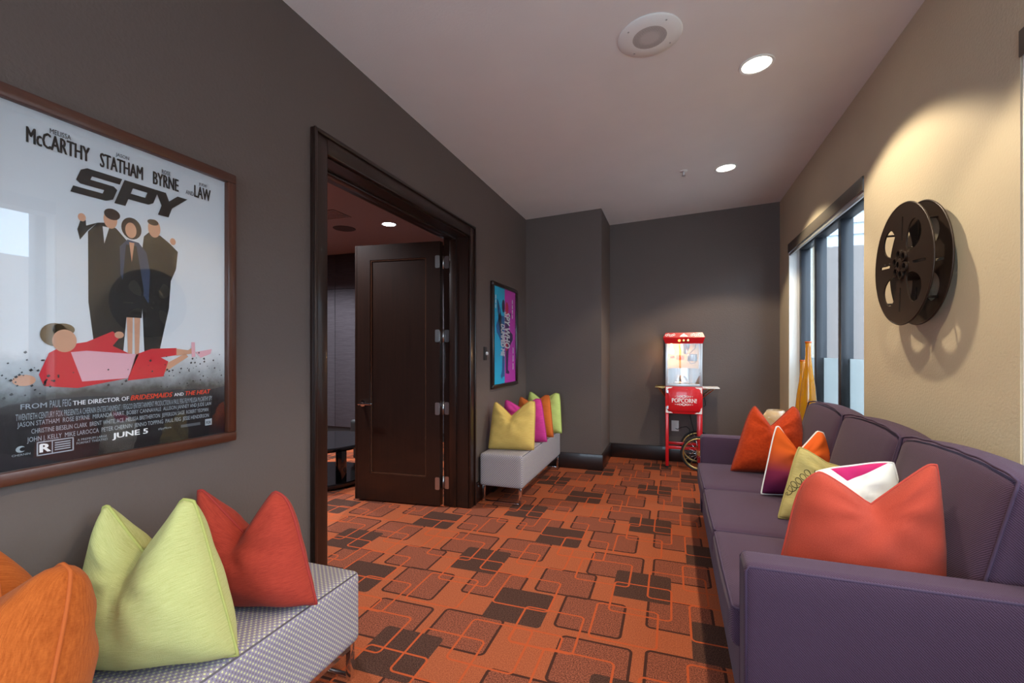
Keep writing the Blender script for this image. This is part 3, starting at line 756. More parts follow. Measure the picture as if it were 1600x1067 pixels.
# ------------------------------------------------------------------ pillows
def pillow(label, corners, T, mat, chop=.1, pipe=None, bow=.03, back=None, seed=0, group=None, cx=-.08, pipe_r=.0045, ears=(.075, .075)):
    BL, BR, TR, TL = [Vector(c) for c in corners]
    N = 28
    rnd = random.Random(seed)
    nrm = ((BR - BL).cross(TL - BL) + (TR - TL).cross(TR - BR)).normalized()
    w_ = ((BR - BL).length + (TR - TL).length) / 2; h_ = ((TL - BL).length + (TR - BR).length) / 2
    ph = [rnd.uniform(0, 6.28) for _ in range(8)]
    def P(u, v, side):
        uu = u * (1 - bow * (1 - v * v) * abs(u)); vv = v * (1 - bow * (1 - u * u) * abs(v))
        cr_ = 1 - (ears[0 if u < 0 else 1] if v > 0 else .03) * (u * u * v * v) ** 1.5; uu *= cr_; vv *= cr_
        a, b = (uu + 1) / 2, (vv + 1) / 2
        p = BL * (1 - a) * (1 - b) + BR * a * (1 - b) + TR * a * b + TL * (1 - a) * b
        up = ((TL - BL) * (1 - a) + (TR - BR) * a).normalized()
        g = max(0, 1 - abs(u - cx) / .82) ** 1.15; hgt = max(0, (v + 1) / 2) ** 2.2
        p -= up * chop * g * hgt
        prof = (max(0, 1 - abs(u) ** 2.4) * max(0, 1 - abs(v) ** 2.4)) ** .52
        cr = 1 - .55 * math.exp(-((u - cx) / .22) ** 2) * max(0, (v - .1) / .9) ** 1.2
        prof *= cr * (1 - .15 * v)
        wr = .0045 * math.sin(4 * u + 3 * v + ph[0]) + .0035 * math.sin(8 * u - 6 * v + ph[1]) * math.cos(3 * v + ph[4]) + .002 * math.sin(14 * v + 5 * u + ph[2]) * math.cos(4 * u + ph[5])
        # creases that run from the dip outwards
        ang_ = math.atan2(v - .55, u - cx); rad_ = math.hypot(u - cx, v - .55)
        wr += .011 * math.sin(9 * ang_ + ph[3]) * math.exp(-(rad_ / .6) ** 2) * rad_ * 2
        return p + nrm * side * (T * prof + (wr * min(1, prof * 2)))
    bm = B(); uvL = bm.loops.layers.uv.verify()
    grid = {}
    def C(i): return math.sin((i / N - .5) * math.pi) * .55 + (2 * i / N - 1) * .45
    for s in (1, -1):
        for i in range(N + 1):
            for j in range(N + 1):
                edge = i in (0, N) or j in (0, N)
                k = (0 if edge else s, i, j)
                if k not in grid: grid[k] = bm.verts.new(P(C(i), C(j), 0 if edge else s))
    for s in (1, -1):
        for i in range(N):
            for j in range(N):
                q = []
                for a, b in ((i, j), (i + 1, j), (i + 1, j + 1), (i, j + 1)):
                    edge = a in (0, N) or b in (0, N); q.append((grid[(0 if edge else s, a, b)], a, b))
                if s < 0: q = q[::-1]
                f = bm.faces.new([x[0] for x in q]); f.material_index = 0 if (s > 0 or back is None) else 1
                for lp, x in zip(f.loops, q): lp[uvL].uv = ((C(x[1]) + 1) / 2 * w_, (C(x[2]) + 1) / 2 * h_)
    me_mats = [mat] if back is None else [mat, back]
    o = obj('throw_pillow', bm, me_mats, None, True, uv=False)
    tag(o, label, 'pillow', group)
    if pipe is not None:
        pts = [P(C(i), -1, 0) for i in range(N)] + [P(1, C(j), 0) for j in range(N)] + [P(C(N - i), 1, 0) for i in range(N)] + [P(-1, C(N - j), 0) for j in range(N)]
        obj('piping', tube(B(), pts, pipe_r, 6, True), pipe, o, True, uv=False)
    return o
ORA = fabric('orange_slub', srgb(146, 66, 20), srgb(194, 102, 42), (520, 30))
LIM = fabric('lime_weave', srgb(164, 164, 98), srgb(196, 196, 134), (30, 520))
RED = fabric('coral_velvet', srgb(136, 42, 33), srgb(172, 64, 46), (40, 300), .3)
YEL = fabric('yellow_weave', srgb(200, 164, 82), srgb(226, 194, 112), (20, 260), .4)
PNK = fabric('pink_weave', srgb(186, 44, 124), srgb(214, 72, 150), (20, 260), .4)
GRN = fabric('green_weave', srgb(172, 190, 98), srgb(198, 212, 130), (20, 260), .4)
CRL = fabric('coral_weave', srgb(148, 52, 39), srgb(180, 74, 55), (420, 420), .4)
RST = fabric('rust_velvet', srgb(150, 44, 14), srgb(190, 66, 24), (60, 60), .25)
WHC = fabric('white_cotton', srgb(224, 226, 224), srgb(240, 242, 240), (200, 200), .2)
def pipe_col(n, c): return plain(n, c, .85, var=.1, vscale=200)
g1 = 'pillows on the near bench'; g2 = 'pillows on the far bench'; g3 = 'pillows on the sofa'
pillow('burnt orange slub pillow at the left edge of the near bench', [(-1.46, .45, .416), (-1.13, .503, .416), (-1.20, .612, .80), (-1.49, .58, .825)], .155, ORA, .13, pipe_col('orange_piping', srgb(176, 84, 26)), seed=1, group=g1, ears=(.08, .11))
pillow('lime green pillow in the middle of the near bench', [(-1.475, .755, .412), (-1.115, .93, .412), (-1.215, .877, .862), (-1.49, .81, .835)], .125, LIM, .15, pipe_col('lime_piping', srgb(164, 166, 92)), seed=2, group=g1)
pillow('coral red velvet pillow at the right end of the near bench', [(-1.47, 1.08, .412), (-1.10, 1.205, .412), (-1.20, 1.175, .80), (-1.49, 1.075, .80)], .105, RED, .15, pipe_col('red_piping', srgb(150, 42, 34)), seed=3, group=g1, ears=(.06, .15))
pillow('golden yellow pillow, frontmost on the far bench', [(-1.50, 3.64, .41), (-1.10, 3.70, .41), (-1.10, 3.755, .835), (-1.49, 3.745, .81)], .09, YEL, .13, pipe_col('yellow_piping', srgb(190, 154, 76)), seed=4, group=g2)
pillow('hot pink pillow just behind the yellow one on the far bench', [(-1.49, 3.98, .41), (-1.085, 4.08, .41), (-1.13, 4.04, .825), (-1.49, 4.02, .80)], .075, PNK, .09, pipe_col('pink_piping', srgb(176, 40, 118)), seed=5, group=g2)
pillow('plain orange pillow between pink and green ones on the far bench', [(-1.48, 4.26, .414), (-1.08, 4.30, .414), (-1.11, 4.26, .84), (-1.48, 4.44, .79)], .075, fabric('soft_orange_weave', srgb(196, 96, 36), srgb(222, 122, 58), (20, 260), .4), .09, pipe_col('soft_orange_piping', srgb(190, 92, 36)), seed=6, group=g2)
pillow('pale green pillow, farthest on the far bench', [(-1.48, 4.56, .41), (-1.06, 4.56, .41), (-1.09, 4.60, .825), (-1.44, 4.64, .83)], .08, GRN, .09, pipe_col('green_piping', srgb(160, 178, 88)), seed=7, group=g2)

# ------------------------------------------------------------------ sofa
t = NT('purple_twill')
wv = t.add('ShaderNodeTexWave'); wv.wave_type = 'BANDS'; wv.bands_direction = 'DIAGONAL'; wv.inputs['Scale'].default_value = 42; wv.inputs['Distortion'].default_value = 1.2; wv.inputs['Detail'].default_value = 2
t.link(t.coord('UV', (2, 2, 2)), wv.inputs['Vector'])
nz = t.noise(t.coord('UV', (300, 300, 1)), 1.0, 2)
hh = t.math('ADD', t.math('MULTIPLY', wv.outputs['Fac'], .6), t.math('MULTIPLY', nz, .4))
t.set(t.mix(hh, srgb(40, 27, 37), srgb(90, 67, 90)), .9, 0, .15); t.b.inputs['Sheen Weight'].default_value = .08; t.bump(hh, .4, .002)
PUR = t.m; PPIPE = plain('purple_piping', srgb(64, 46, 70), .85)
SX0, SX1, SY0, SY1 = .20, 1.045, 1.475, 3.725
so = empty('sofa', ((SX0 + SX1) / 2, (SY0 + SY1) / 2, 0), 'long purple three-seat sofa under the window', 'sofa')
obj('base_frame', rbox(B(), ((SX0 + SX1) / 2 + .005, (SY0 + SY1) / 2, .185), ((SX1 - SX0) / 2 - .005, (SY1 - SY0) / 2 - .005, .125), .015), PUR, so, True)
AT = .12
for ya, yb in ((SY0, SY0 + AT), (SY1 - AT, SY1)):
    ar = obj('arm', rbox(B(), ((SX0 + SX1) / 2, (ya + yb) / 2, .345), ((SX1 - SX0) / 2, AT / 2, .285), .022, (0, .004, .004)), PUR, so, True)
    for yy in (ya + .006, yb - .006):
        obj('piping', tube(B(), [(SX0 + .004, yy, .07), (SX0 + .004, yy, .61), (SX0 + .012, yy, .622), (SX1 - .03, yy, .622)], .004, 6), PPIPE, ar, True)
obj('back_frame', rbox(B(), (SX1 - .055, (SY0 + SY1) / 2, .46), (.055, (SY1 - SY0) / 2 - .002, .385), .03), PUR, so, True)
for x in (SX0 + .06, SX1 - .06):
    for y in (SY0 + .06, SY1 - .06):
        boxo('leg', (x - .025, x + .025, y - .025, y + .025, 0, .062), M['dkwood'], so, .003)
iy0, iy1 = SY0 + AT, SY1 - AT; cw = (iy1 - iy0) / 3
for k in range(3):
    c0 = iy0 + cw * k; cm = c0 + cw / 2
    sc = obj('seat_cushion', rbox(B(), (.515, cm, .372), (.34, cw / 2 - .003, .07), .03, (.006, 0, .016)), PUR, so, True)
    obj('piping', tube(B(), [(.86, c0 + .008, .432), (.192, c0 + .008, .432), (.183, c0 + .02, .432), (.181, cm, .434), (.183, c0 + cw - .02, .432), (.192, c0 + cw - .008, .432), (.86, c0 + cw - .008, .432)], .004, 6), PPIPE, sc, True)
    # leaning back cushion
    hx_, hy_, hz_ = .085, cw / 2 - .004, .235
    lean = R(14)
    def fn(s, lean=lean):
        s = Vector(s)
        if s.z > 0: s.z -= .02 * (abs(s.y) / hy_) ** 3
        return Vector((s.x * math.cos(lean) + s.z * math.sin(lean), s.y, -s.x * math.sin(lean) + s.z * math.cos(lean)))
    ctr = Vector((.905, cm, .675))
    bc = obj('back_cushion', rbox(B(), ctr, (hx_, hy_, hz_), .035, (.035, 0, .02), 12, fn), PUR, so, True)
    rndp = random.Random(k)
    def loc(x, y, z): return ctr + fn(Vector((x, y, z)))
    path = []
    ex, ey, ez = -hx_ + .004, hy_ - .004, hz_ - .004
    for a in range(13): path.append(loc(ex, -ey, -ez + 2 * ez * a / 12))
    for a in range(1, 24): path.append(loc(ex - .004, -ey + 2 * ey * a / 24, ez + .004 + .016 * (1 - (2 * a / 24 - 1) ** 2) * .3 + .0016 * math.sin(a * 1.3 + k)))
    for a in range(13): path.append(loc(ex, ey, ez - 2 * ez * a / 12))
    obj('piping', tube(B(), path, .0045, 6), PPIPE, bc, True)

pillow('large coral pillow behind the near arm of the sofa', [(.32, 1.74, .455), (.80, 1.74, .455), (.805, 1.82, .90), (.425, 1.84, .84)], .115, CRL, .125, pipe_col('coral_piping', srgb(170, 58, 44)), seed=11, group=g3, cx=.08, ears=(.17, .05))
t = NT('pink_white_block'); uvn = t.add('ShaderNodeTexCoord'); sx_ = t.add('ShaderNodeSeparateXYZ'); t.link(uvn.outputs['UV'], sx_.inputs[0])
tri = t.math('GREATER_THAN', sx_.outputs[1], t.math('ADD', .305, t.math('MAXIMUM', t.math('MULTIPLY', t.math('SUBTRACT', sx_.outputs[0], .13), .34), t.math('MULTIPLY', t.math('SUBTRACT', .13, sx_.outputs[0]), .9))))
t.set(t.mix(tri, srgb(234, 238, 236), srgb(184, 42, 104)), .9, 0, .15)
pillow('white pillow with a magenta triangle, behind the large coral pillow', [(.46, 2.06, .455), (.84, 2.06, .455), (.815, 2.15, .835), (.545, 2.15, .772)], .06, t.m, .0, pipe_col('white_piping', srgb(220, 222, 220)), seed=12, group=g3)
BEI = fabric('beige_silk', srgb(176, 158, 92), srgb(206, 190, 128), (30, 300), .3)
pb = pillow('beige gold pillow with dark stitching on the sofa', [(.47, 2.46, .455), (.86, 2.50, .455), (.85, 2.56, .67), (.565, 2.50, .81)], .06, BEI, .02, pipe_col('beige_piping', srgb(180, 164, 100)), seed=13, group=g3)
t = NT('ombre_cotton'); uvn = t.add('ShaderNodeTexCoord'); sx_ = t.add('ShaderNodeSeparateXYZ'); t.link(uvn.outputs['UV'], sx_.inputs[0])
rp = t.add('ShaderNodeValToRGB'); e = rp.color_ramp.elements; e[0].position = .10; e[0].color = srgb(84, 20, 62); e[1].position = .62; e[1].color = srgb(214, 92, 30)
k_ = e.new(.30); k_.color = srgb(120, 34, 66); k_ = e.new(.44); k_.color = srgb(178, 72, 42)
t.link(t.math('DIVIDE', sx_.outputs[1], .42), rp.inputs[0]); t.set(rp.outputs[0], .85, 0, .2)
pillow('orange to plum ombre pillow with a white back on the sofa', [(.46, 2.84, .455), (.86, 2.93, .455), (.815, 3.02, .80), (.55, 2.92, .84)], .085, t.m, .14, WHC, seed=14, group=g3, back=WHC)
pillow('rust orange velvet pillow at the far arm of the sofa', [(.36, 3.33, .455), (.82, 3.38, .455), (.80, 3.46, .90), (.505, 3.44, .905)], .105, RST, .15, pipe_col('rust_piping', srgb(140, 40, 14)), seed=15, group=g3, ears=(.15, .15))
# dark stitching: loose loops lying on the beige pillow's face
pbl = pb.location
def face_y(x, z):
    hit, loc_, nrm_, idx_ = pb.ray_cast(Vector((x, 2.0, z)) - pbl, Vector((0, 1, 0)))
    return (loc_ + pbl).y if hit else None
bpy.context.view_layer.update()
path = []
for k in range(80):
    a = k / 79
    x = .50 + .11 * a + .016 * math.cos(a * 38); z = .575 + .12 * a + .018 * math.sin(a * 38)
    y = face_y(x, z)
    if y is not None: path.append((x, y - .001, z))
if len(path) > 3: obj('stitching', tube(B(), path, .0016, 5), plain('dark_thread', srgb(74, 66, 40), .8), pb, True, uv=False)

# ------------------------------------------------------------------ end table with vases beyond the sofa
et = empty('end_table', (.865, 4.01, 0), 'dark wooden end table between the sofa and the far wall', 'table')
boxo('table_top', (.68, 1.05, 3.77, 4.25, .50, .53), M['dkwood_h'], et, .004)
for x in (.70, .99):
    for y in (3.79, 4.19): boxo('leg', (x, x + .04, y, y + .04, 0, .50), M['dkwood'], et, .003)
boxo('shelf', (.70, 1.03, 3.79, 4.23, .15, .17), M['dkwood_h'], et, .003)
t = NT('amber_glass'); t.set((.92, .48, .03, 1), .08, 0, .5, .6); t.b.inputs['Transmission Weight'].default_value = .35
nz = t.noise(t.coord('Object', (20, 20, 2)), 1.0, 2); t.set(t.mix(nz, srgb(196, 104, 8), srgb(242, 184, 30)))
AMB = t.m
def vase(x, y, h, rmax, label):
    pr_ = [(0, 0), (.62, 0), (.70, .01), (.85, .12), (1.0, .30), (.98, .42), (.80, .58), (.50, .74), (.34, .86), (.32, .95), (.36, 1.0), (.28, 1.0), (.25, .95)]
    o = obj('vase', lathe(B(), [(a * rmax, b * h) for a, b in pr_], (x, y, .5305), 32, cap=False), AMB, None, True)
    tag(o, label, 'vase', 'amber glass vases')
    obj('lip', lathe(B(), [(.30 * rmax, .985 * h), (.40 * rmax, .992 * h), (.40 * rmax, 1.004 * h), (.28 * rmax, 1.004 * h)], (x, y, .5305), 24, cap=False), plain('amber_lip', srgb(190, 84, 10), .2), o, True)
vase(.955, 3.92, .79, .056, 'taller amber glass bottle vase beside the window')
vase(.965, 4.12, .65, .050, 'shorter amber glass bottle vase half behind the taller one')
t = NT('swirl_glass'); nz = t.noise(t.coord('Object', (14, 14, 30), (0, .6, 0)), 1.0, 3); t.set(t.mix(nz, srgb(236, 190, 60), srgb(238, 226, 222)), .06, 0, .6, .5); t.b.inputs['Transmission Weight'].default_value = .4
tag(obj('glass_bowl', lathe(B(), [(0, 0), (.05, 0), (.085, .04), (.105, .10), (.095, .20), (.06, .255), (.052, .255), (.085, .195), (.095, .10)], (.775, 4.10, .5305), 32, cap=False), t.m, None, True), 'round swirled gold and clear glass bowl behind the rust pillow', 'bowl')

# ------------------------------------------------------------------ film reel on the wall
BRZ = plain('bronze_paint', srgb(46, 33, 25), .42, .3, .5, var=.15, vscale=30)
RY, RZ, RR = 2.538, 1.645, .272
reel = empty('film_reel', (XR, RY, RZ - RR), 'large bronze film reel wall sculpture beside the window', 'wall decor')
def hub_loop(a, r0, rad): return ell(r0 * math.cos(a), r0 * math.sin(a), rad, rad, 18)
def disc_loops(big, hubholes):
    lp = [ell(0, 0, RR, RR, 96)]
    for k in range(4):
        a = R(45 + 90 * k); pts = []
        for i in range(36):
            b = 2 * math.pi * i / 36
            rr = .150 + .075 * math.cos(b); ww = (.058 + .018 * math.cos(b)) * math.sin(b)
            pts.append((rr * math.cos(a) - ww * math.sin(a), rr * math.sin(a) + ww * math.cos(a)))
        lp.append(pts)
        a = R(90 * k + 4)
        lp.append([(u * math.cos(a) - v * math.sin(a), u * math.sin(a) + v * math.cos(a)) for u, v in rrect(.105, .215, -.006, .006, .005, 3)])
    if hubholes:
        for k in range(6): lp.append(hub_loop(R(60 * k + 20), .048, .015))
    lp.append(ell(0, 0, .012, .012, 16))
    return lp
XF, XB2 = .985, 1.045
for x in (XF, XB2):
    d = flat('reel_flange', curve_mesh(disc_loops(True, True), .006), BRZ, reel, lambda u, v, dd: (x + dd, RY + u, RZ + v))
    bm = B(); tube(bm, [(x, RY + RR * math.cos(2 * math.pi * k / 96), RZ + RR * math.sin(2 * math.pi * k / 96)) for k in range(96)], .0045, 6, True)
    obj('rolled_rim', bm, BRZ, d, True)
bm = lathe(B(), [(.075, XF + .004), (.075, XB2 - .004)], (0, RY, RZ), 40, 'X', cap=False); obj('core', bm, BRZ, reel, True)
for k in range(6):
    a = R(60 * k + 20); y, z = RY + .048 * math.cos(a), RZ + .048 * math.sin(a)
    obj('hub_ring', lathe(B(), [(.015, XF - .003), (.022, XF - .004), (.022, XF - .012), (.016, XF - .012)], (0, y, z), 20, 'X', cap=False), BRZ, reel, 40)
obj('hub_boss', lathe(B(), [(.030, XF - .003), (.030, XF - .010), (.018, XF - .016), (.012, XF - .016)], (0, RY, RZ), 24, 'X', cap=False), BRZ, reel, 40)
for k in range(4):
    a = R(90 * k + 4)
    for rr in (.115, .165):
        y, z = RY + rr * math.cos(a), RZ + rr * math.sin(a)
        if k == 0: obj('rivet', lathe(B(), [(.007, XF - .003), (.006, XF - .008), (0, XF - .009)], (0, y + 0, z + .012), 10, 'X', cap=False), BRZ, reel, 40)
    y, z = RY + .235 * math.cos(a + R(41)), RZ + .235 * math.sin(a + R(41))
    obj('spacer_rod', tube(B(), [(XF, y, z), (XB2, y, z)], .005, 8), BRZ, reel, True)
obj('wall_mount', lathe(B(), [(.04, XB2 + .003), (.04, XR - .001)], (0, RY, RZ), 24, 'X'), BRZ, reel, 40)

# ------------------------------------------------------------------ popcorn cart
MR = plain('red_enamel', srgb(206, 22, 30), .3, 0, .5, .4); MW = plain('cream_print', srgb(240, 232, 226), .5)
MX0, MX1, MY0, MY1 = -.066, .302, 5.17, 5.45
mc = empty('popcorn_cart', ((MX0 + MX1) / 2, (MY0 + MY1) / 2, 0), 'red vintage popcorn cart with lit glass case by the far wall', 'popcorn machine')
for x0, x1 in ((MX0, MX0 + .032), (MX1 - .042, MX1)):
    for y0, y1 in ((MY0, MY0 + .03), (MY1 - .03, MY1)):
        lg = boxo('leg', (x0, x1, y0, y1, .02, .585), MR, mc, .002)
        boxo('rubber_foot', (x0 + .004, x1 - .004, y0 + .004, y1 - .004, 0, .0198), M['blackmat'], lg)
boxo('stretcher', (MX0 + .032, MX1 - .042, MY0 + .004, MY0 + .026, .205, .235), MR, mc, .002)
boxo('stretcher', (MX0 + .032, MX1 - .042, MY1 - .026, MY1 - .004, .205, .235), MR, mc, .002)
cb = boxo('cabinet', (MX0 - .002, MX1 + .002, MY0 - .002, MY1 + .002, .585, .876), MR, mc, .004)
dr = boxo('cabinet_door', (MX0 + .028, MX1 - .028, MY0 - .010, MY0 - .002, .615, .850), MR, mc, .003)
fy = MY0 - .0106
def mm_(y): return lambda u, v, d: (u, y - d, v)
def cletters(s, r_, y, mat=MW, bold=.03, par=dr): flat('lettering', text_mesh(s, r_, bold), mat, par, mm_(y))
cletters('POPCORN!', (.0, .245, .705, .750), fy)
def orn(name, polys, y, par): flat(name, poly_me(polys), MW, par, mm_(y))
mxc = (MX0 + MX1) / 2
sc_ = []
for s, zz in ((1, .768), (-1, .690)):
    for dx, rr in ((0, .022), (-.035, .016), (.035, .016), (-.062, .010), (.062, .010), (-.085, .006), (.085, .006)):
        o_ = ell(mxc + dx, zz + s * .004, rr, rr * .62, 14); i_ = ell(mxc + dx, zz + s * .004, rr * .62, rr * .34, 14)
        for k in range(14): sc_.append([o_[k], o_[(k + 1) % 14], i_[(k + 1) % 14], i_[k]])
orn('scroll_ornament', sc_, fy, dr)
fy2 = MY0 - .0028
cn = []
for sx_2 in (0, 1):
    for sz_2 in (0, 1):
        def q(u, v): return ((MX0 + u) if not sx_2 else (MX1 - u), (.587 + v) if not sz_2 else (.874 - v))
        for poly in ([(.004, .004), (.075, .004), (.055, .018), (.018, .018)], [(.004, .004), (.018, .018), (.018, .055), (.004, .075)], [(.018, .018), (.036, .018), (.018, .036)]):
            cn.append([q(*p) for p in poly])
orn('corner_ornament', cn, fy2, cb)
for z in (.65, .82): boxo('hinge', (MX0 + .012, MX0 + .03, MY0 - .012, MY0 - .002, z - .015, z + .015), M['steel'], mc)
# glass case
for x0, x1 in ((MX0, MX0 + .02), (MX1 - .024, MX1)):
    for y0, y1 in ((MY0, MY0 + .02), (MY1 - .02, MY1)):
        boxo('case_post', (x0, x1, y0, y1, .876, 1.335), M['alu'], mc, .002)
boxo('case_sill', (MX0 + .02, MX1 - .024, MY0, MY0 + .02, .876, .905), M['alu'], mc, .002)
boxo('case_floor', (MX0 + .01, MX1 - .01, MY0 + .02, MY1 - .02, .878, .886), M['steel'], mc)
boxo('back_panel', (MX0 + .02, MX1 - .02, MY1 - .014, MY1 - .006, .886, 1.335), plain('cream_back', srgb(196, 168, 124), .5), mc)
boxo('glass_pane', (MX0 + .02, MX1 - .024, MY0 + .008, MY0 + .011, .905, 1.335), M['picglass'], mc)
boxo('glass_pane', (MX0 + .008, MX0 + .011, MY0 + .02, MY1 - .02, .886, 1.335), M['picglass'], mc)
boxo('glass_pane', (MX1 - .011, MX1 - .008, MY0 + .02, MY1 - .02, .886, 1.335), M['picglass'], mc)
# canopy: flares out then slopes in
bm = B(); rings = []
for hx2, hy2, z in ((.186, .142, 1.333), (.208, .165, 1.398), (.183, .140, 1.450)):
    cxm, cym = (MX0 + MX1) / 2, (MY0 + MY1) / 2
    rings.append([bm.verts.new((cxm + a * hx2, cym + b * hy2, z)) for a, b in ((-1, -1), (1, -1), (1, 1), (-1, 1))])
for A, C_ in zip(rings, rings[1:]):
    for k in range(4): bm.faces.new((A[k], A[(k + 1) % 4], C_[(k + 1) % 4], C_[k]))
bm.faces.new(rings[0][::-1]); bm.faces.new(rings[-1])
cp = obj('canopy', bm, MR, mc)
def upper(u, v, d):      # upper sloped facet: v 0..1 from widest line to top
    return (u, (MY0 + MY1) / 2 - (.165 - .025 * v) - .0012, 1.398 + .052 * v + .0004)
def lower(u, v, d):
    return (u, (MY0 + MY1) / 2 - (.142 + .023 * v) - .0012, 1.333 + .065 * v - .0004)
pol = []
for c0 in (-.028, .225):
    for k in range(5):
        o_ = ell(c0 + (k - 2) * .019 + .01, .48 + .1 * math.sin(k * 2), .013, .24, 12); i_ = ell(c0 + (k - 2) * .019 + .01, .48 + .1 * math.sin(k * 2), .007, .12, 12)
        for j in range(12): pol.append([o_[j], o_[(j + 1) % 12], i_[(j + 1) % 12], i_[j]])
pol += [[(mxc - .042, .15), (mxc + .042, .15), (mxc + .03, .45), (mxc, .85), (mxc - .03, .45)]]
pol_b = [p for p in pol if min(u for u, v in p) > mxc + .045]; pol_c = pol[-1:]; pol_a = [p for p in pol if max(u for u, v in p) < mxc - .045]
for pp in (pol_a, pol_b, pol_c): flat('scroll_ornament', poly_me(pp), MW, cp, upper)
for k, dx in enumerate((-.045, -.003, .04)):
    p = Vector(lower(mxc + dx, .5, 0))
    o_ = obj('toggle_switch', lathe(B(), [(.013, 0), (.013, -.006), (.006, -.010), (.006, -.02), (0, -.02)], p, 14, 'Y', cap=False), M['brass'] if k else emit('pilot_lamp', (1, .45, .1, 1), 3), mc, 40)
# kettle, rod, cable, pan
obj('kettle', lathe(B(), [(0, 1.145), (.048, 1.145), (.052, 1.155), (.052, 1.215), (.046, 1.22), (0, 1.225)], (.205, 5.30, 0), 28), M['steel'], mc, 40)
obj('hanger_rod', tube(B(), [(.155, 5.30, 1.335), (.155, 5.30, 1.18), (.18, 5.30, 1.175)], .006, 8), M['steel'], mc, True)
obj('drive_housing', lathe(B(), [(.055, 1.335), (.05, 1.30), (.018, 1.22), (0, 1.22)], (.135, 5.34, 0), 24, cap=False), M['steel'], mc, 40)
obj('kettle_cable', tube(B(), [(.245, 5.30, 1.33), (.24, 5.29, 1.29), (.20, 5.28, 1.25), (.165, 5.27, 1.21), (.16, 5.26, 1.16), (.19, 5.25, 1.12), (.225, 5.25, 1.125), (.25, 5.27, 1.155)], .004, 6), plain('grey_cable', srgb(60, 62, 66), .5), mc, True)
bm = B(); n = 16
for z0, z1 in ((.955, 1.065),):
    A = [bm.verts.new((MX0 + .026 + (MX1 - MX0 - .056) * i / n, MY0 + .20 - .16 * (2 * i / n - 1) ** 4, z0)) for i in range(n + 1)]
    C_ = [bm.verts.new((v.co.x, v.co.y, z1)) for v in A]
    D_ = [bm.verts.new((v.co.x, v.co.y + .004, z1)) for v in A]; E_ = [bm.verts.new((v.co.x, v.co.y + .004, z0)) for v in A]
    for i in range(n):
        bm.faces.new((A[i], A[i + 1], C_[i + 1], C_[i])); bm.faces.new((C_[i], C_[i + 1], D_[i + 1], D_[i])); bm.faces.new((D_[i], D_[i + 1], E_[i + 1], E_[i]))
    for v in A + E_: v.co.z = .90
obj('popcorn_deflector', bm, M['steel'], mc, 40)
obj('scoop_tray', lathe(B(), [(0, .888), (.075, .888), (.085, .915), (.06, .925), (.052, .955), (.03, .985), (0, .992)], (.10, 5.27, 0), 24), M['steel'], mc, 40)
obj('menu_card', box(B(), .045, .125, MY1 - .018, MY1 - .0145, 1.155, 1.205), plain('menu_print', srgb(150, 84, 40), .6, var=.5, vscale=90), mc)
obj('warning_decal', box(B(), -.02, .03, MY1 - .018, MY1 - .0145, 1.17, 1.20), plain('decal_red', srgb(196, 70, 40), .6), mc)
obj('bulb', lathe(B(), [(0, 1.22), (.02, 1.228), (.028, 1.25), (.02, 1.275), (.012, 1.30), (.012, 1.335)], (-.005, 5.36, 0), 16, cap=False), emit('bulb_glow', (1, .72, .38, 1), 14), mc, True)
l = bpy.data.lights.new('case_lamp', 'POINT'); l.energy = 3.6; l.color = (1, .62, .30); l.shadow_soft_size = .03
lo = bpy.data.objects.new('case_lamp', l); COL.objects.link(lo); lo.parent = mc; lo.location = Vector((-.005, 5.315, 1.25)) - mc.location
# trays
for s in (-1, 1):
    xa = MX0 - .003 if s < 0 else MX1 + .003
    xb = xa + s * (.105 if s < 0 else .165)
    br = boxo('side_tray', (min(xa, xb), max(xa, xb), MY0 + .02, MY1 - .02, .858, .868), M['brass'] if s < 0 else plain('tray_enamel', srgb(232, 226, 222), .4), mc, .002)
    for y in (MY0 + .03, MY1 - .03):
        obj('bracket', tube(B(), [(xa, y, .76), (xa + (xb - xa) * .7, y, .855), (xa, y, .855)], .006, 6), M['brass'], br, True)
# wheels
for y in (MY0 - .045, MY1 + .025):
    wx, wz, wr = .268, .182, .172
    rim = obj('wheel', tube(B(), [(wx + wr * math.cos(2 * math.pi * k / 48), y, wz + wr * math.sin(2 * math.pi * k / 48)) for k in range(48)], .010, 8, True), M['blackmat'], mc, True)
    obj('wheel_rim', tube(B(), [(wx + (wr - .015) * math.cos(2 * math.pi * k / 48), y, wz + (wr - .015) * math.sin(2 * math.pi * k / 48)) for k in range(48)], .008, 8, True), M['brass'], rim, True)
    obj('hub', lathe(B(), [(0, -.02), (.02, -.02), (.02, .02), (0, .02)], (wx, y, wz), 16, 'Y'), M['brass'], rim, 40)
    for k in range(14):
        a = 2 * math.pi * k / 14
        obj('spoke', tube(B(), [(wx, y, wz), (wx + (wr - .015) * math.cos(a), y, wz + (wr - .015) * math.sin(a))], .0022, 5), M['chrome'], rim, True)
obj('axle', tube(B(), [(.268, MY0 - .045, .182), (.268, MY1 + .025, .182)], .008, 10), M['steel'], mc, True)
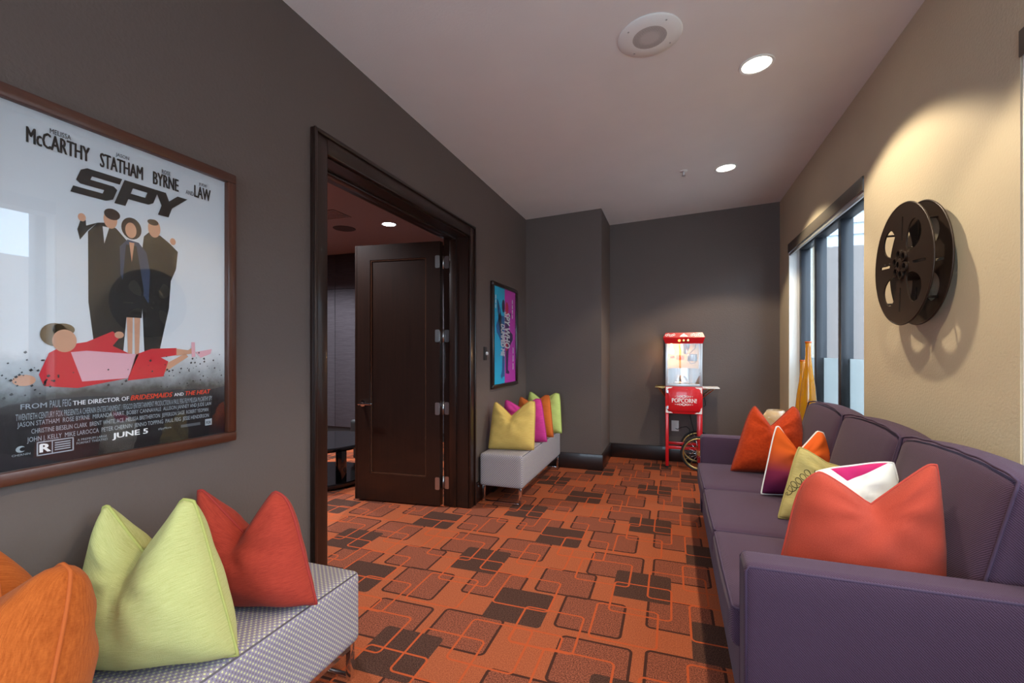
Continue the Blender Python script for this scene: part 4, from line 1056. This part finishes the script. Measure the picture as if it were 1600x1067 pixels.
obj('power_cord', tube(B(), [(.04, YB - .012, .375), (.06, YB - .05, .375), (.10, YB - .06, .40), (.15, YB - .05, .41), (.185, YB - .045, .38), (.19, YB - .04, .30), (.205, YB - .03, .30), (.23, YB - .035, .36), (.21, YB - .04, .44), (.19, YB - .05, .53), (.22, YB - .05, .60)], .004, 6), M['blackmat'], mc, True)
obj('crank_handle', tube(B(), [(MX1 + .002, MY1 - .05, .78), (MX1 + .03, MY1 - .05, .77), (MX1 + .045, MY1 - .05, .66), (MX1 + .02, MY1 - .05, .645)], .005, 6), M['blackmat'], mc, True)
ol_ = empty('wall_outlet', (.032, YB, .345), 'white wall outlet behind the red cart', 'outlet')
boxo('plate', (-.006, .072, YB - .006, YB - .001, .345, .465), M['white'], ol_, .002)
for z in (.378, .432): boxo('socket', (.016, .05, YB - .009, YB - .006, z - .018, z + .018), M['white'], ol_, .002)

# ------------------------------------------------------------------ outside
struct(boxo('ground_outside', (1.34, 30, -12, 40, -.6, -.5), plain('concrete', srgb(150, 148, 144), .9, var=.1, vscale=2)))
nb = empty('neighbour_building', (6.5, 11.5, -.5), 'pale sided building with taupe lower wall, seen through the far window', 'building')
boxo('lower_wall', (1.6, 13, 11.0, 12.0, -.5, 3.4), plain('taupe_stucco', srgb(122, 114, 110), .9, var=.08, vscale=3), nb)
SD = plain('white_siding', srgb(170, 176, 180), .7)
boxo('wall_core', (1.6, 13, 11.06, 12.0, 3.4, 5.75), SD, nb)
for k in range(10):
    z = 3.4 + k * .235
    bm = B(); extrude_poly(bm, [(11.0, z), (11.06, z), (11.06, z + .235), (11.045, z + .235)], lambda u, v, d: (d, u, v), 1.6, 13)
    obj('siding_board', bm, SD, nb)
t = NT('pale_brick'); br = t.add('ShaderNodeTexBrick'); br.inputs['Color1'].default_value = srgb(196, 176, 164); br.inputs['Color2'].default_value = srgb(176, 150, 138); br.inputs['Mortar'].default_value = srgb(210, 204, 198); br.inputs['Scale'].default_value = 4
t.link(t.coord('UV'), br.inputs['Vector']); t.set(br.outputs[0], .9)
tag(boxo('brick_building', (9.5, 10.5, -12, 10.5, -.5, 3.2), t.m), 'low pale brick building across from the near window', 'building')
